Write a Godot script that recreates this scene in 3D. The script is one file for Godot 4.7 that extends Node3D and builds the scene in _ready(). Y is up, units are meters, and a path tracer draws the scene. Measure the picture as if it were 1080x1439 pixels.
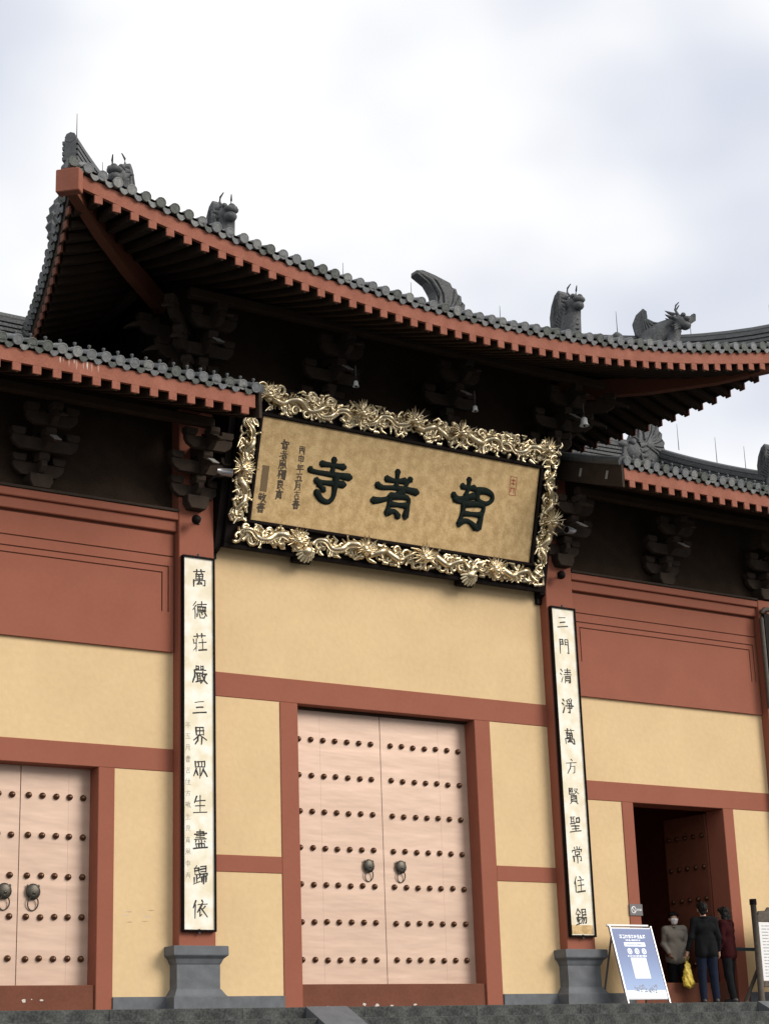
extends Node3D
# A temple gate: central hall with a tall upturned roof, two lower side halls, a gilded name plaque.
# x runs along the facade, y up, z out of the facade towards the viewer; the facade plane is z = 0.

var M := {}
var rng := RandomNumberGenerator.new()
var taken := {}

# ------------------------------------------------------------------ node helpers
func numbered(n: String) -> String:
	if not taken.has(n):
		taken[n] = 0
		return n
	taken[n] += 1
	return "%s_%03d" % [n, taken[n]]

func tag(o: Node, label: String, category: String, group := "") -> void:
	o.set_meta("label", label)
	o.set_meta("category", category)
	if group != "":
		o.set_meta("group", group)

func thing(called: String, at: Vector3, label: String, category: String, group := "", turn := 0.0) -> Node3D:
	var o := Node3D.new()
	o.name = numbered(called)
	add_child(o)
	o.position = at
	o.rotation.y = turn
	tag(o, label, category, group)
	return o

func group_node(called: String, parent: Node, at := Vector3.ZERO) -> Node3D:
	var o := Node3D.new()
	o.name = called
	parent.add_child(o, true)
	o.position = at
	return o

func inst(called: String, mesh: Mesh, m: Material, parent: Node, xf := Transform3D.IDENTITY) -> MeshInstance3D:
	var o := MeshInstance3D.new()
	o.name = called
	o.mesh = mesh
	o.material_override = m
	o.transform = xf
	o.cast_shadow = GeometryInstance3D.SHADOW_CASTING_SETTING_ON
	parent.add_child(o, true)
	return o

func new_st(smooth := false) -> SurfaceTool:
	var st := SurfaceTool.new()
	st.begin(Mesh.PRIMITIVE_TRIANGLES)
	st.set_smooth_group(0 if smooth else -1)
	return st

func fin(st: SurfaceTool) -> ArrayMesh:
	st.generate_normals()
	return st.commit()

func obj(called: String, st: SurfaceTool, m: Material, parent: Node, xf := Transform3D.IDENTITY) -> MeshInstance3D:
	return inst(called, fin(st), m, parent, xf)

func structure(o: Node) -> Node:
	o.set_meta("kind", "structure")
	return o

# ------------------------------------------------------------------ shape helpers
func face(st: SurfaceTool, p: Array, out: Vector3) -> void:
	var n: Vector3 = (p[1] - p[0]).cross(p[2] - p[0])
	var flip := n.dot(out) > 0.0
	for i in range(1, p.size() - 1):
		if flip:
			st.add_vertex(p[0]); st.add_vertex(p[i + 1]); st.add_vertex(p[i])
		else:
			st.add_vertex(p[0]); st.add_vertex(p[i]); st.add_vertex(p[i + 1])

func quad(st: SurfaceTool, a: Vector3, b: Vector3, c: Vector3, d: Vector3) -> void: # counter-clockwise seen from outside
	st.add_vertex(a); st.add_vertex(c); st.add_vertex(b)
	st.add_vertex(a); st.add_vertex(d); st.add_vertex(c)

func bpt(h: Vector3, s: Array, ax: int, ch: float) -> Vector3:
	var v := Vector3(h.x * s[0], h.y * s[1], h.z * s[2])
	for k in 3:
		if k != ax:
			v[k] -= ch * s[k]
	return v

# box of a size about a transform's origin, edges chamfered
func cbox(st: SurfaceTool, xf: Transform3D, size: Vector3, ch := 0.008) -> void:
	var h := size * 0.5
	ch = minf(ch, minf(h.x, minf(h.y, h.z)) * 0.6)
	for ax in 3:
		var b := (ax + 1) % 3
		var c := (ax + 2) % 3
		for s in [-1, 1]:
			var out := Vector3.ZERO
			out[ax] = s
			var pts := []
			for q in [[-1, -1], [1, -1], [1, 1], [-1, 1]]:
				var sg := [0, 0, 0]
				sg[ax] = s; sg[b] = q[0]; sg[c] = q[1]
				pts.append(xf * bpt(h, sg, ax, ch))
			face(st, pts, xf.basis * out)
			# edges between ax and b
			for t in [-1, 1]:
				var e := []
				for w in [[ax, -1], [ax, 1], [b, 1], [b, -1]]:
					var sg2 := [0, 0, 0]
					sg2[ax] = s; sg2[b] = t; sg2[c] = w[1]
					e.append(xf * bpt(h, sg2, w[0], ch))
				var o2 := Vector3.ZERO
				o2[ax] = s; o2[b] = t
				face(st, e, xf.basis * o2)
	for sx in [-1, 1]:
		for sy in [-1, 1]:
			for sz in [-1, 1]:
				var sg3 := [sx, sy, sz]
				face(st, [xf * bpt(h, sg3, 0, ch), xf * bpt(h, sg3, 1, ch), xf * bpt(h, sg3, 2, ch)], xf.basis * Vector3(sx, sy, sz))

func T(p: Vector3) -> Transform3D:
	return Transform3D(Basis.IDENTITY, p)

# box from corner to corner
func span(st: SurfaceTool, a: Vector3, b: Vector3, ch := 0.008) -> void:
	cbox(st, T((a + b) * 0.5), (b - a).abs(), ch)

func part_span(called: String, m: Material, parent: Node, a: Vector3, b: Vector3, ch := 0.008) -> MeshInstance3D:
	var st := new_st()
	span(st, a, b, ch)
	return obj(called, st, m, parent)

# round tube along points; squash flattens along the given axis
func tube(st: SurfaceTool, pts: Array, rad: Array, sides := 8, up := Vector3.UP, flat := 1.0) -> void:
	var n := pts.size()
	var prev := []
	var cap0 := []
	for i in n:
		var d: Vector3 = (pts[mini(i + 1, n - 1)] - pts[maxi(i - 1, 0)])
		d = d.normalized()
		var a := d.cross(up)
		if a.length() < 0.02:
			a = d.cross(Vector3(0.7, 0.1, 0.7))
		a = a.normalized()
		var b := a.cross(d).normalized()
		var r: float = rad[mini(i, rad.size() - 1)]
		var ring := []
		for k in sides:
			var t := TAU * k / sides
			ring.append(pts[i] + a * cos(t) * r + b * sin(t) * r * flat)
		if i > 0:
			for k in sides:
				var k2 := (k + 1) % sides
				quad(st, prev[k], prev[k2], ring[k2], ring[k])
		else:
			cap0 = ring
		prev = ring
	var dd: Vector3 = (pts[1] - pts[0]).normalized()
	face(st, cap0, -dd)
	dd = (pts[n - 1] - pts[n - 2]).normalized()
	face(st, prev, dd)

# lathe about local y: profile of Vector2(radius, y)
func lathe(st: SurfaceTool, prof: Array, sides: int, xf: Transform3D) -> void:
	for i in prof.size() - 1:
		var p: Vector2 = prof[i]
		var q: Vector2 = prof[i + 1]
		for k in sides:
			var t0 := TAU * k / sides
			var t1 := TAU * (k + 1) / sides
			var a := xf * Vector3(cos(t0) * p.x, p.y, sin(t0) * p.x)
			var b := xf * Vector3(cos(t1) * p.x, p.y, sin(t1) * p.x)
			var c := xf * Vector3(cos(t1) * q.x, q.y, sin(t1) * q.x)
			var d := xf * Vector3(cos(t0) * q.x, q.y, sin(t0) * q.x)
			if p.x < 0.0001:
				st.add_vertex(a); st.add_vertex(c); st.add_vertex(d)
			elif q.x < 0.0001:
				st.add_vertex(a); st.add_vertex(b); st.add_vertex(c)
			else:
				st.add_vertex(a); st.add_vertex(b); st.add_vertex(c)
				st.add_vertex(a); st.add_vertex(c); st.add_vertex(d)

func ball(st: SurfaceTool, c: Vector3, r: Vector3, sides := 8, rings := 5) -> void:
	var prof := []
	for i in rings + 1:
		var t := -PI / 2 + PI * i / rings
		prof.append(Vector2(maxf(cos(t), 0.0), sin(t)))
	prof[0].x = 0.0
	prof[rings].x = 0.0
	lathe(st, prof, sides, Transform3D(Basis.from_scale(r), c))

# extruded outline, in local xy, from z = -depth/2 to depth/2
func extrude(st: SurfaceTool, poly: Array, depth: float, xf: Transform3D, bevel := 0.0) -> void:
	var pv := PackedVector2Array(poly)
	if Geometry2D.is_polygon_clockwise(pv):
		pv.reverse()
	var idx := Geometry2D.triangulate_polygon(pv)
	var inner := pv
	if bevel > 0.0:
		var cen := Vector2.ZERO
		for p in pv:
			cen += p
		cen /= pv.size()
		inner = PackedVector2Array()
		for p in pv:
			inner.append(p + (cen - p).normalized() * bevel)
	for s in [-1.0, 1.0]:
		for i in range(0, idx.size(), 3):
			var a := inner[idx[i]]
			var b := inner[idx[i + 1]]
			var c := inner[idx[i + 2]]
			face(st, [xf * Vector3(a.x, a.y, s * depth / 2), xf * Vector3(b.x, b.y, s * depth / 2), xf * Vector3(c.x, c.y, s * depth / 2)], xf.basis * Vector3(0, 0, s))
	var n := pv.size()
	var zb := depth / 2 - bevel
	for i in n:
		var a := pv[i]
		var b := pv[(i + 1) % n]
		var out := xf.basis * Vector3(b.y - a.y, a.x - b.x, 0)
		face(st, [xf * Vector3(a.x, a.y, -zb), xf * Vector3(b.x, b.y, -zb), xf * Vector3(b.x, b.y, zb), xf * Vector3(a.x, a.y, zb)], out)
		if bevel > 0.0:
			var c := inner[i]
			var d := inner[(i + 1) % n]
			for s in [-1.0, 1.0]:
				face(st, [xf * Vector3(a.x, a.y, s * zb), xf * Vector3(b.x, b.y, s * zb), xf * Vector3(d.x, d.y, s * depth / 2), xf * Vector3(c.x, c.y, s * depth / 2)], out + xf.basis * Vector3(0, 0, s) * out.length())

# rectangular bar swept along points: width across, from y0 to y1 about the path
func sweep(st: SurfaceTool, pts: Array, w: float, y0: float, y1: float) -> void:
	var prev := []
	var n := pts.size()
	for i in n:
		var d: Vector3 = pts[mini(i + 1, n - 1)] - pts[maxi(i - 1, 0)]
		var side := Vector3(d.z, 0, -d.x).normalized() * w * 0.5
		var p: Vector3 = pts[i]
		var ring := [p - side + Vector3(0, y0, 0), p + side + Vector3(0, y0, 0), p + side + Vector3(0, y1, 0), p - side + Vector3(0, y1, 0)]
		if i > 0:
			for k in 4:
				var k2 := (k + 1) % 4
				var mid: Vector3 = (ring[k] + ring[k2] + prev[k] + prev[k2]) * 0.25
				face(st, [prev[k], prev[k2], ring[k2], ring[k]], mid - (p + pts[i - 1]) * 0.5 - Vector3(0, (y0 + y1) * 0.5, 0))
		if i == 0 or i == n - 1:
			face(st, ring, -d if i == 0 else d)
		prev = ring

# stacked tile ridge along points
func ridge(st: SurfaceTool, pts: Array, w: float, courses: int, step: float) -> float:
	var y := 0.0
	for c in courses:
		sweep(st, pts, w, y, y + step * 0.62)
		sweep(st, pts, w * 0.72, y + step * 0.62, y + step)
		y += step
	var top := []
	for p in pts:
		top.append(p + Vector3(0, y + w * 0.1, 0))
	tube(st, top, [w * 0.36], 8)
	return y + w * 0.46

func patch(st: SurfaceTool, f: Callable, nu: int, nv: int, out: Vector3) -> void:
	var g := []
	for i in nu + 1:
		var row := []
		for j in nv + 1:
			row.append(f.call(float(i) / nu, float(j) / nv))
		g.append(row)
	for i in nu:
		for j in nv:
			face(st, [g[i][j], g[i + 1][j], g[i + 1][j + 1], g[i][j + 1]], out)

# ------------------------------------------------------------------ materials
func lin(r: float, g: float, b: float) -> Color:
	return Color(r, g, b).linear_to_srgb()

func noise_img(seed_: int, freq: float, size: int, oct := 4, kind := FastNoiseLite.TYPE_SIMPLEX_SMOOTH) -> Image:
	var n := FastNoiseLite.new()
	n.seed = seed_
	n.noise_type = kind
	n.frequency = freq
	n.fractal_octaves = oct
	var im := n.get_seamless_image(size, size)
	im.convert(Image.FORMAT_RGB8)
	return im

# two tones mixed by coarse and fine noise
func tone_tex(c1: Color, c2: Color, seed_: int, f1: float, f2: float, mixf := 0.5, size := 256, gain := 1.0) -> ImageTexture:
	var a := noise_img(seed_, f1, size, 3)
	var b := noise_img(seed_ + 7, f2, size, 3)
	var im := Image.create(size, size, true, Image.FORMAT_RGB8)
	for y in size:
		for x in size:
			var t := a.get_pixel(x, y).r * (1.0 - mixf) + b.get_pixel(x, y).r * mixf
			t = clampf((t - 0.5) * gain + 0.5, 0, 1)
			im.set_pixel(x, y, c1.lerp(c2, t))
	im.generate_mipmaps()
	return ImageTexture.create_from_image(im)

func bump_tex(seed_: int, freq: float, strength: float, size := 256, squash := 1.0) -> ImageTexture:
	var im := noise_img(seed_, freq, size, 4)
	if squash != 1.0:
		var w := int(size / squash)
		var part := Image.create(size, size, false, Image.FORMAT_RGB8)
		im.resize(w, size, Image.INTERPOLATE_BILINEAR)
		for k in int(ceil(squash)):
			part.blit_rect(im, Rect2i(0, 0, w, size), Vector2i(k * w, 0))
		im = part
	im.bump_map_to_normal_map(strength)
	im.generate_mipmaps()
	return ImageTexture.create_from_image(im)

func mat(key: String, c1: Color, c2: Color, rough: float, metres: float, f1 := 0.012, f2 := 0.08, nstr := 0.0, nfreq := 0.05, metal := 0.0, gain := 1.0) -> StandardMaterial3D:
	var m := StandardMaterial3D.new()
	var sd := key.hash() % 9973
	m.albedo_texture = tone_tex(c1, c2, sd, f1, f2, 0.45, 256, gain)
	m.roughness = rough
	m.metallic = metal
	m.uv1_triplanar = true
	m.uv1_world_triplanar = true
	m.uv1_scale = Vector3.ONE / metres
	if nstr > 0.0:
		m.normal_enabled = true
		m.normal_texture = bump_tex(sd + 3, nfreq, nstr)
		m.normal_scale = 1.0
	M[key] = m
	return m

func plain(key: String, c: Color, rough: float, metal := 0.0) -> StandardMaterial3D:
	var m := StandardMaterial3D.new()
	m.albedo_color = c
	m.roughness = rough
	m.metallic = metal
	M[key] = m
	return m

func make_materials() -> void:
	mat("plaster", lin(0.61, 0.447, 0.248), lin(0.715, 0.528, 0.303), 0.92, 4.3, 0.010, 0.12, 0.12, 0.16, 0.0, 1.0)
	mat("red", lin(0.265, 0.09, 0.055), lin(0.30, 0.105, 0.066), 0.75, 2.2, 0.01, 0.09, 0.12, 0.06)
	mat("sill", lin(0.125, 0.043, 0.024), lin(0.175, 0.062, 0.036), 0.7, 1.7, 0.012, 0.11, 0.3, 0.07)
	mat("fascia", lin(0.23, 0.08, 0.05), lin(0.32, 0.125, 0.084), 0.75, 1.3, 0.012, 0.11, 0.25, 0.07, 0.0, 1.5)
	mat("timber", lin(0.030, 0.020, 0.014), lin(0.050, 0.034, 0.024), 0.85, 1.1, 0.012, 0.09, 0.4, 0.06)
	mat("bracket", lin(0.035, 0.026, 0.020), lin(0.062, 0.046, 0.036), 0.8, 0.9, 0.012, 0.09, 0.4, 0.06)
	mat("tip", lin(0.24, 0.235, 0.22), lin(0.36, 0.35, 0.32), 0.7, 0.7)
	mat("tile", lin(0.05, 0.054, 0.057), lin(0.11, 0.116, 0.12), 0.6, 0.9, 0.03, 0.12, 0.8, 0.1, 0.0, 1.6)
	mat("tile_end", lin(0.09, 0.096, 0.10), lin(0.23, 0.24, 0.247), 0.62, 0.55, 0.03, 0.12, 0.8, 0.12, 0.0, 1.8)
	mat("tile_pale", lin(0.13, 0.135, 0.132), lin(0.28, 0.285, 0.275), 0.65, 0.55, 0.03, 0.12, 0.8, 0.12, 0.0, 1.8)
	mat("tile_mossy", lin(0.055, 0.062, 0.055), lin(0.15, 0.16, 0.145), 0.7, 0.55, 0.03, 0.12, 0.8, 0.12, 0.0, 1.8)
	mat("clay", lin(0.04, 0.043, 0.046), lin(0.14, 0.145, 0.15), 0.75, 0.45, 0.03, 0.16, 2.6, 0.14, 0.0, 2.0)
	mat("stone", lin(0.085, 0.092, 0.10), lin(0.14, 0.15, 0.165), 0.75, 0.9, 0.012, 0.15, 0.4, 0.15, 0.0, 1.4)
	mat("stone_dark", lin(0.03, 0.033, 0.032), lin(0.10, 0.105, 0.10), 0.85, 1.4, 0.012, 0.10, 0.7, 0.12, 0.0, 2.0)
	mat("paving", lin(0.065, 0.067, 0.066), lin(0.115, 0.116, 0.112), 0.85, 2.4, 0.012, 0.1, 0.6, 0.1)
	mat("gold", lin(0.52, 0.40, 0.22), lin(0.98, 0.89, 0.68), 0.36, 0.35, 0.03, 0.12, 0.5, 0.06, 1.0, 2.0)
	mat("goldleaf", lin(0.40, 0.265, 0.11), lin(0.60, 0.43, 0.215), 0.6, 1.7, 0.03, 0.2, 0.5, 0.08, 0.25, 2.6)
	mat("black", lin(0.008, 0.006, 0.006), lin(0.014, 0.010, 0.009), 0.5, 0.8)
	mat("lacquer", lin(0.008, 0.013, 0.011), lin(0.014, 0.020, 0.018), 0.7, 0.5)
	for k in ["timber", "bracket", "black", "lacquer"]:
		M[k].metallic_specular = 0.16
	for k in ["plaster", "red", "fascia", "sill", "stone_dark"]:
		M[k].metallic_specular = 0.3
	plain("ink", lin(0.012, 0.011, 0.010), 0.7)
	plain("faded_ink", lin(0.36, 0.32, 0.25), 0.8)
	plain("brown_ink", lin(0.05, 0.032, 0.015), 0.7)
	plain("seal", lin(0.34, 0.09, 0.04), 0.7)
	mat("paper", lin(0.73, 0.66, 0.48), lin(0.86, 0.83, 0.74), 0.55, 2.3, 0.022, 0.03, 0.0, 0.05, 0.0, 2.4)
	mat("stud", lin(0.085, 0.042, 0.022), lin(0.15, 0.075, 0.042), 0.34, 0.3, 0.03, 0.1, 0.0, 0.05, 0.75)
	mat("bronze", lin(0.05, 0.045, 0.035), lin(0.11, 0.10, 0.085), 0.42, 0.3, 0.03, 0.1, 1.0, 0.1, 0.8)
	mat("iron", lin(0.05, 0.05, 0.05), lin(0.07, 0.07, 0.07), 0.5, 0.5)
	mat("wood_grey", lin(0.055, 0.043, 0.033), lin(0.12, 0.098, 0.078), 0.8, 0.5, 0.02, 0.1, 1.6, 0.08, 0.0, 1.4)
	plain("white", lin(0.75, 0.75, 0.74), 0.5)
	plain("grey_metal", lin(0.38, 0.38, 0.39), 0.35, 0.6)
	# copper-pink sheet cladding of the doors: faint buckles across the sheet
	var d := mat("door", lin(0.50, 0.35, 0.265), lin(0.61, 0.44, 0.34), 0.45, 2.4, 0.012, 0.04, 0.0, 0.05, 0.0, 1.3)
	d.normal_enabled = true
	d.normal_texture = bump_tex(411, 0.012, 3.0, 256)
	d.normal_scale = 0.3
	d.uv1_scale = Vector3(0.12, 0.6, 0.12)
	d.metallic = 0.15
	plain("chip", lin(0.55, 0.5, 0.45), 0.8)
	plain("scuff_dark", lin(0.42, 0.30, 0.15), 0.9)
	plain("streak", lin(0.42, 0.22, 0.17), 0.8)
	plain("seam", lin(0.02, 0.014, 0.012), 0.8)

# ------------------------------------------------------------------ sky, sun, camera
func make_view() -> void:
	var cam := Camera3D.new()
	cam.name = "camera"
	cam.projection = Camera3D.PROJECTION_PERSPECTIVE
	cam.keep_aspect = Camera3D.KEEP_HEIGHT
	cam.fov = 31.672
	cam.near = 0.1
	cam.far = 2000.0
	cam.transform = Transform3D(Basis(Vector3(0.83202, -0.03283, 0.55377), Vector3(-0.13714, 0.95509, 0.26267), Vector3(-0.53752, -0.2945, 0.79016)).orthonormalized(), Vector3(-16.6938, -0.9441, 24.6242))
	add_child(cam)
	cam.current = true
	var sun := DirectionalLight3D.new()
	sun.name = "sun"
	sun.light_energy = 0.5
	sun.light_color = Color(1.0, 0.965, 0.92)
	sun.light_angular_distance = 30.0
	sun.shadow_enabled = true
	add_child(sun)
	sun.look_at_from_position(Vector3(6.5, 6.0, 9.0), Vector3.ZERO)
	var env := Environment.new()
	env.tonemap_mode = Environment.TONE_MAPPER_LINEAR
	env.tonemap_exposure = 1.9
	env.sdfgi_enabled = true
	env.ssao_enabled = true
	env.ssil_enabled = true
	env.background_mode = Environment.BG_SKY
	var sky := Sky.new()
	var pm := PanoramaSkyMaterial.new()
	pm.panorama = cloud_panorama()
	pm.energy_multiplier = 0.56
	sky.sky_material = pm
	env.sky = sky
	var we := WorldEnvironment.new()
	we.name = "world_environment"
	we.environment = env
	add_child(we)

# an even bright overcast with soft cloud masses, the same all round
func cloud_panorama() -> ImageTexture:
	var w := 1024
	var h := 512
	var im := Image.create(w, h, false, Image.FORMAT_RGB8)
	var n := FastNoiseLite.new()
	n.seed = 219
	n.noise_type = FastNoiseLite.TYPE_SIMPLEX_SMOOTH
	n.frequency = 1.9
	n.fractal_octaves = 6
	n.fractal_gain = 0.45
	var grey := Color(0.825, 0.847, 0.90)
	var bright := Color(1.0, 1.0, 1.0)
	for y in h:
		var th := PI * (y + 0.5) / h
		for x in w:
			var ph := TAU * (x + 0.5) / w
			var dir := Vector3(sin(th) * sin(ph), cos(th), -sin(th) * cos(ph))
			var t := n.get_noise_3d(dir.x * 1.1, dir.y * 1.9, dir.z * 1.1) 
			t = smoothstep(-0.50, 0.10, t)
			var c := grey.lerp(bright, t)
			if dir.y < 0.0:
				c = c.lerp(Color(0.86, 0.87, 0.89), clampf(-dir.y * 6.0, 0, 1))
			im.set_pixel(x, y, c)
	return ImageTexture.create_from_image(im)

# ------------------------------------------------------------------ ground, platform, steps
func make_ground() -> void:
	var st := new_st()
	face(st, [Vector3(-300, -2.44, -300), Vector3(300, -2.44, -300), Vector3(300, -2.44, 300), Vector3(-300, -2.44, 300)], Vector3.UP)
	structure(obj("ground", st, M.paving, self))
	st = new_st()
	span(st, Vector3(-16, -2.6, -12), Vector3(18, -0.06, 0.98), 0.01)
	var plat := obj("platform", st, M.stone_dark, self)
	structure(plat)
	# paving slabs along the platform edge
	var x := -16.0
	while x < 18.0:
		var w := 2.1
		part_span("kerb_stone", M.stone_dark, plat, Vector3(x + 0.0008, -0.2114, 0.55), Vector3(x + w - 0.0008, -0.04, 1.0 + rng.randf_range(-0.004, 0.004)), 0.006)
		x += w
	st = new_st()
	span(st, Vector3(-16, -0.058, -0.5), Vector3(18, -0.044, 0.55), 0.002)
	obj("floor_slab", st, M.stone, plat)
	var steps := group_node("steps", self)
	structure(steps)
	var rise := 0.1714
	for i in 13:
		var yt := -0.04 - rise * (i + 1)
		var z1 := 1.0 + 0.34 * (i + 1)
		if i < 4:
			var sx := -16.0 - 0.4 * (i % 3)
			while sx < 18.0:
				var w2 := 2.36
				part_span("tread_stone", M.stone_dark, steps, Vector3(sx + 0.0008, yt - rise + 0.002, z1 - 0.40), Vector3(sx + w2 - 0.0008, yt, z1 + rng.randf_range(-0.005, 0.005)), 0.006)
				sx += w2
			part_span("step_core", M.stone_dark, steps, Vector3(-16, -2.6, z1 - 0.42), Vector3(18, yt - 0.02, z1 - 0.03), 0.002)
		else:
			part_span("tread_stone", M.stone_dark, steps, Vector3(-16, -2.6, z1 - 0.34), Vector3(18, yt, z1), 0.01)
	for x0 in [-2.33, 6.92]:
		st = new_st()
		var L := 13.0 * 0.34
		var poly := [Vector2(1.0, -0.03), Vector2(1.0 + L + 0.34, -2.44), Vector2(1.0 + L, -2.6), Vector2(1.0, -2.6)]
		var xf := Transform3D(Basis(Vector3(0, 0, 1), Vector3(0, 1, 0), Vector3(-1, 0, 0)), Vector3(x0 + 0.36, 0, 0))
		extrude(st, poly, 0.72, xf)
		obj("cheek_stone", st, M.stone, steps)

# ------------------------------------------------------------------ the strokes of the written characters
func glyph(ch: String) -> Array:
	match ch:
		"三": return [[20,25,75,22],[28,52,70,50],[8,82,92,80]]
		"生": return [[30,10,15,38],[25,32,85,28],[20,58,80,55],[50,5,50,88],[8,90,95,88]]
		"界": return [[28,8,28,48],[28,8,74,8,74,46],[50,8,50,46],[28,27,74,27],[28,47,74,46],[50,46,12,76],[52,48,94,76],[38,62,34,80,22,96],[62,62,62,98]]
		"依": return [[25,8,8,42],[18,30,18,95],[60,5,68,15],[35,25,95,22],[62,25,32,62],[48,48,48,85,60,76],[82,35,62,50],[58,45,96,90]]
		"方": return [[48,5,56,15],[8,28,92,25],[45,28,35,65,15,92],[42,48,78,46,74,85,60,88]]
		"住": return [[28,6,8,42],[20,30,20,95],[58,4,68,14],[38,26,92,24],[42,55,88,53],[65,26,65,88],[34,90,96,88]]
		"萬": return [[12,14,88,12],[35,4,35,24],[64,4,64,24],[28,28,28,54],[28,28,72,28,72,54],[28,41,72,41],[28,54,72,54],[50,28,50,72],[14,62,14,96],[14,62,86,62,86,92,76,90],[50,70,34,84,64,80],[60,72,68,86]]
		"德": return [[25,5,10,25],[28,24,8,50],[20,42,20,95],[35,18,95,16],[64,4,64,28],[40,30,40,48],[40,30,90,30,88,48],[56,30,56,48],[73,30,73,48],[40,48,90,48],[38,58,92,56],[38,72,34,88],[50,68,54,90,80,90,84,80],[64,64,70,74],[88,66,96,80]]
		"莊": return [[12,14,88,12],[36,4,36,24],[64,4,64,24],[30,30,30,96],[12,34,12,52],[12,54,30,54],[30,70,10,92],[45,50,95,48],[70,30,70,90],[46,92,94,90]]
		"嚴": return [[28,4,28,18],[28,4,44,4,44,18],[28,18,44,18],[58,4,58,18],[58,4,74,4,74,18],[58,18,74,18],[14,26,92,24],[20,26,16,65,5,92],[28,42,60,40],[36,42,36,86],[54,42,54,94],[36,56,54,56],[36,70,54,70],[26,86,62,80],[72,32,62,56],[70,46,96,44],[88,46,78,72,58,95],[68,56,80,78,98,95]]
		"眾": return [[22,8,22,36],[22,8,80,8,80,36],[42,8,42,36],[61,8,61,36],[22,36,80,36],[50,40,50,95],[30,46,12,80],[28,56,36,78],[72,46,56,80],[74,52,96,86]]
		"盡": return [[28,12,76,12,76,32],[15,22,90,21],[28,32,76,32],[50,3,50,50],[22,42,80,42],[14,51,88,50],[24,58,20,66],[42,58,44,66],[58,58,62,66],[76,58,82,66],[24,72,26,92],[24,72,78,72,76,92],[42,72,42,92],[60,72,60,92],[6,94,96,93]]
		"歸": return [[28,4,18,14],[16,16,16,48],[16,16,42,16,42,30,16,31],[16,48,44,47,44,34],[28,52,28,88],[28,68,46,66],[14,62,14,88],[6,92,48,84],[54,10,86,10,86,36],[54,22,86,22],[52,36,88,36],[50,48,50,58],[50,48,96,48,92,58],[58,62,58,88],[58,62,88,62,88,86],[73,50,73,98]]
		"門": return [[18,8,18,96],[18,8,42,8,42,38],[18,22,42,22],[18,38,42,38],[60,8,60,38],[60,8,86,8,86,92,76,88],[60,22,86,22],[60,38,86,38]]
		"清": return [[12,12,22,22],[6,36,16,44],[8,90,24,58],[40,14,92,12],[44,28,88,27],[34,42,98,41],[66,4,66,42],[46,52,44,80,38,96],[46,52,86,52,86,92,76,90],[46,65,86,65],[46,78,86,78]]
		"淨": return [[12,12,22,22],[6,36,16,44],[8,90,24,58],[80,4,50,14],[46,18,50,28],[64,16,66,26],[86,14,78,28],[46,36,82,36,82,66],[34,50,98,50],[46,64,82,64],[64,36,64,94,52,88]]
		"賢": return [[16,6,16,40],[16,6,46,6],[24,16,42,16,42,28,24,28],[24,16,24,28],[16,40,48,40],[56,8,88,8,76,28,54,42],[60,16,74,30,96,40],[28,48,28,82],[28,48,74,48,74,82],[28,59,74,59],[28,70,74,70],[28,82,74,82],[40,84,18,97],[60,84,84,97]]
		"聖": return [[10,8,50,8],[20,8,20,46],[40,8,40,54],[20,20,40,20],[20,33,40,33],[8,48,50,44],[60,14,60,40],[60,14,86,14,86,40],[60,40,86,40],[18,62,82,61],[24,78,78,77],[50,62,50,94],[6,95,95,94]]
		"常": return [[50,2,50,18],[28,6,34,16],[74,5,64,16],[12,22,10,34],[12,22,90,22,84,34],[34,34,34,50],[34,34,68,34,68,50],[34,50,68,50],[20,60,20,88],[20,60,82,60,82,86,74,84],[50,52,50,98]]
		"錫": return [[28,4,6,34],[28,6,48,28],[18,34,42,34],[10,52,48,52],[28,34,28,90],[16,62,20,76],[42,62,36,76],[6,92,50,86],[60,8,60,42],[60,8,88,8,88,42],[60,25,88,25],[60,42,88,42],[62,50,50,66],[58,56,94,56,90,90,78,88],[70,58,54,80],[82,58,62,92]]
		"寺": return [[55,3,54,34],[28,17,78,16],[4,33,18,37,94,36],[20,55,34,57,82,54],[64,36,63,60,62,84,52,97,36,94,24,80],[27,62,38,72]]
		"者": return [[48,3,48,36],[26,22,46,24,66,20],[76,15,68,25],[8,38,20,42,50,38,92,40],[64,42,46,56,22,68,3,72],[38,58,37,76,35,94],[38,57,74,55,76,74,74,95],[39,74,73,72],[36,92,50,88,58,97]]
		"智": return [[38,2,38,20],[24,18,36,20,52,18],[38,20,34,36],[6,38,20,44,52,34],[36,40,24,50,10,46],[60,22,78,20,92,25,94,36,82,45,64,42,59,32,61,22],[32,54,30,74,26,95],[32,53,74,50,74,72,70,97],[32,72,72,70],[26,92,44,86,64,97]]
		"丙": return [[15,12,85,12],[20,32,20,95],[20,32,80,32,80,92],[50,12,50,40,28,70],[50,45,70,70]]
		"申": return [[20,20,20,70],[20,20,80,20,80,70],[20,45,80,45],[20,70,80,70],[50,5,50,98]]
		"年": return [[30,5,12,30],[25,20,85,18],[28,42,80,40],[8,65,95,63],[28,42,28,64],[55,18,55,98]]
		"五": return [[15,12,85,12],[45,12,35,88],[22,46,72,45,68,88],[6,90,95,88]]
		"月": return [[28,8,26,60,12,95],[28,8,76,8,76,92,66,90],[28,34,76,34],[28,58,76,58]]
		"吉": return [[15,18,85,17],[50,4,50,40],[28,40,74,39],[28,56,28,90],[28,56,74,56,74,90],[28,90,74,90]]
		"風": return [[20,8,18,60,6,95],[20,8,80,8,82,70,96,90],[48,20,34,28],[34,40,66,40],[34,40,34,62],[34,62,66,62],[66,40,66,62],[50,30,50,80],[30,84,68,80]]
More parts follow.
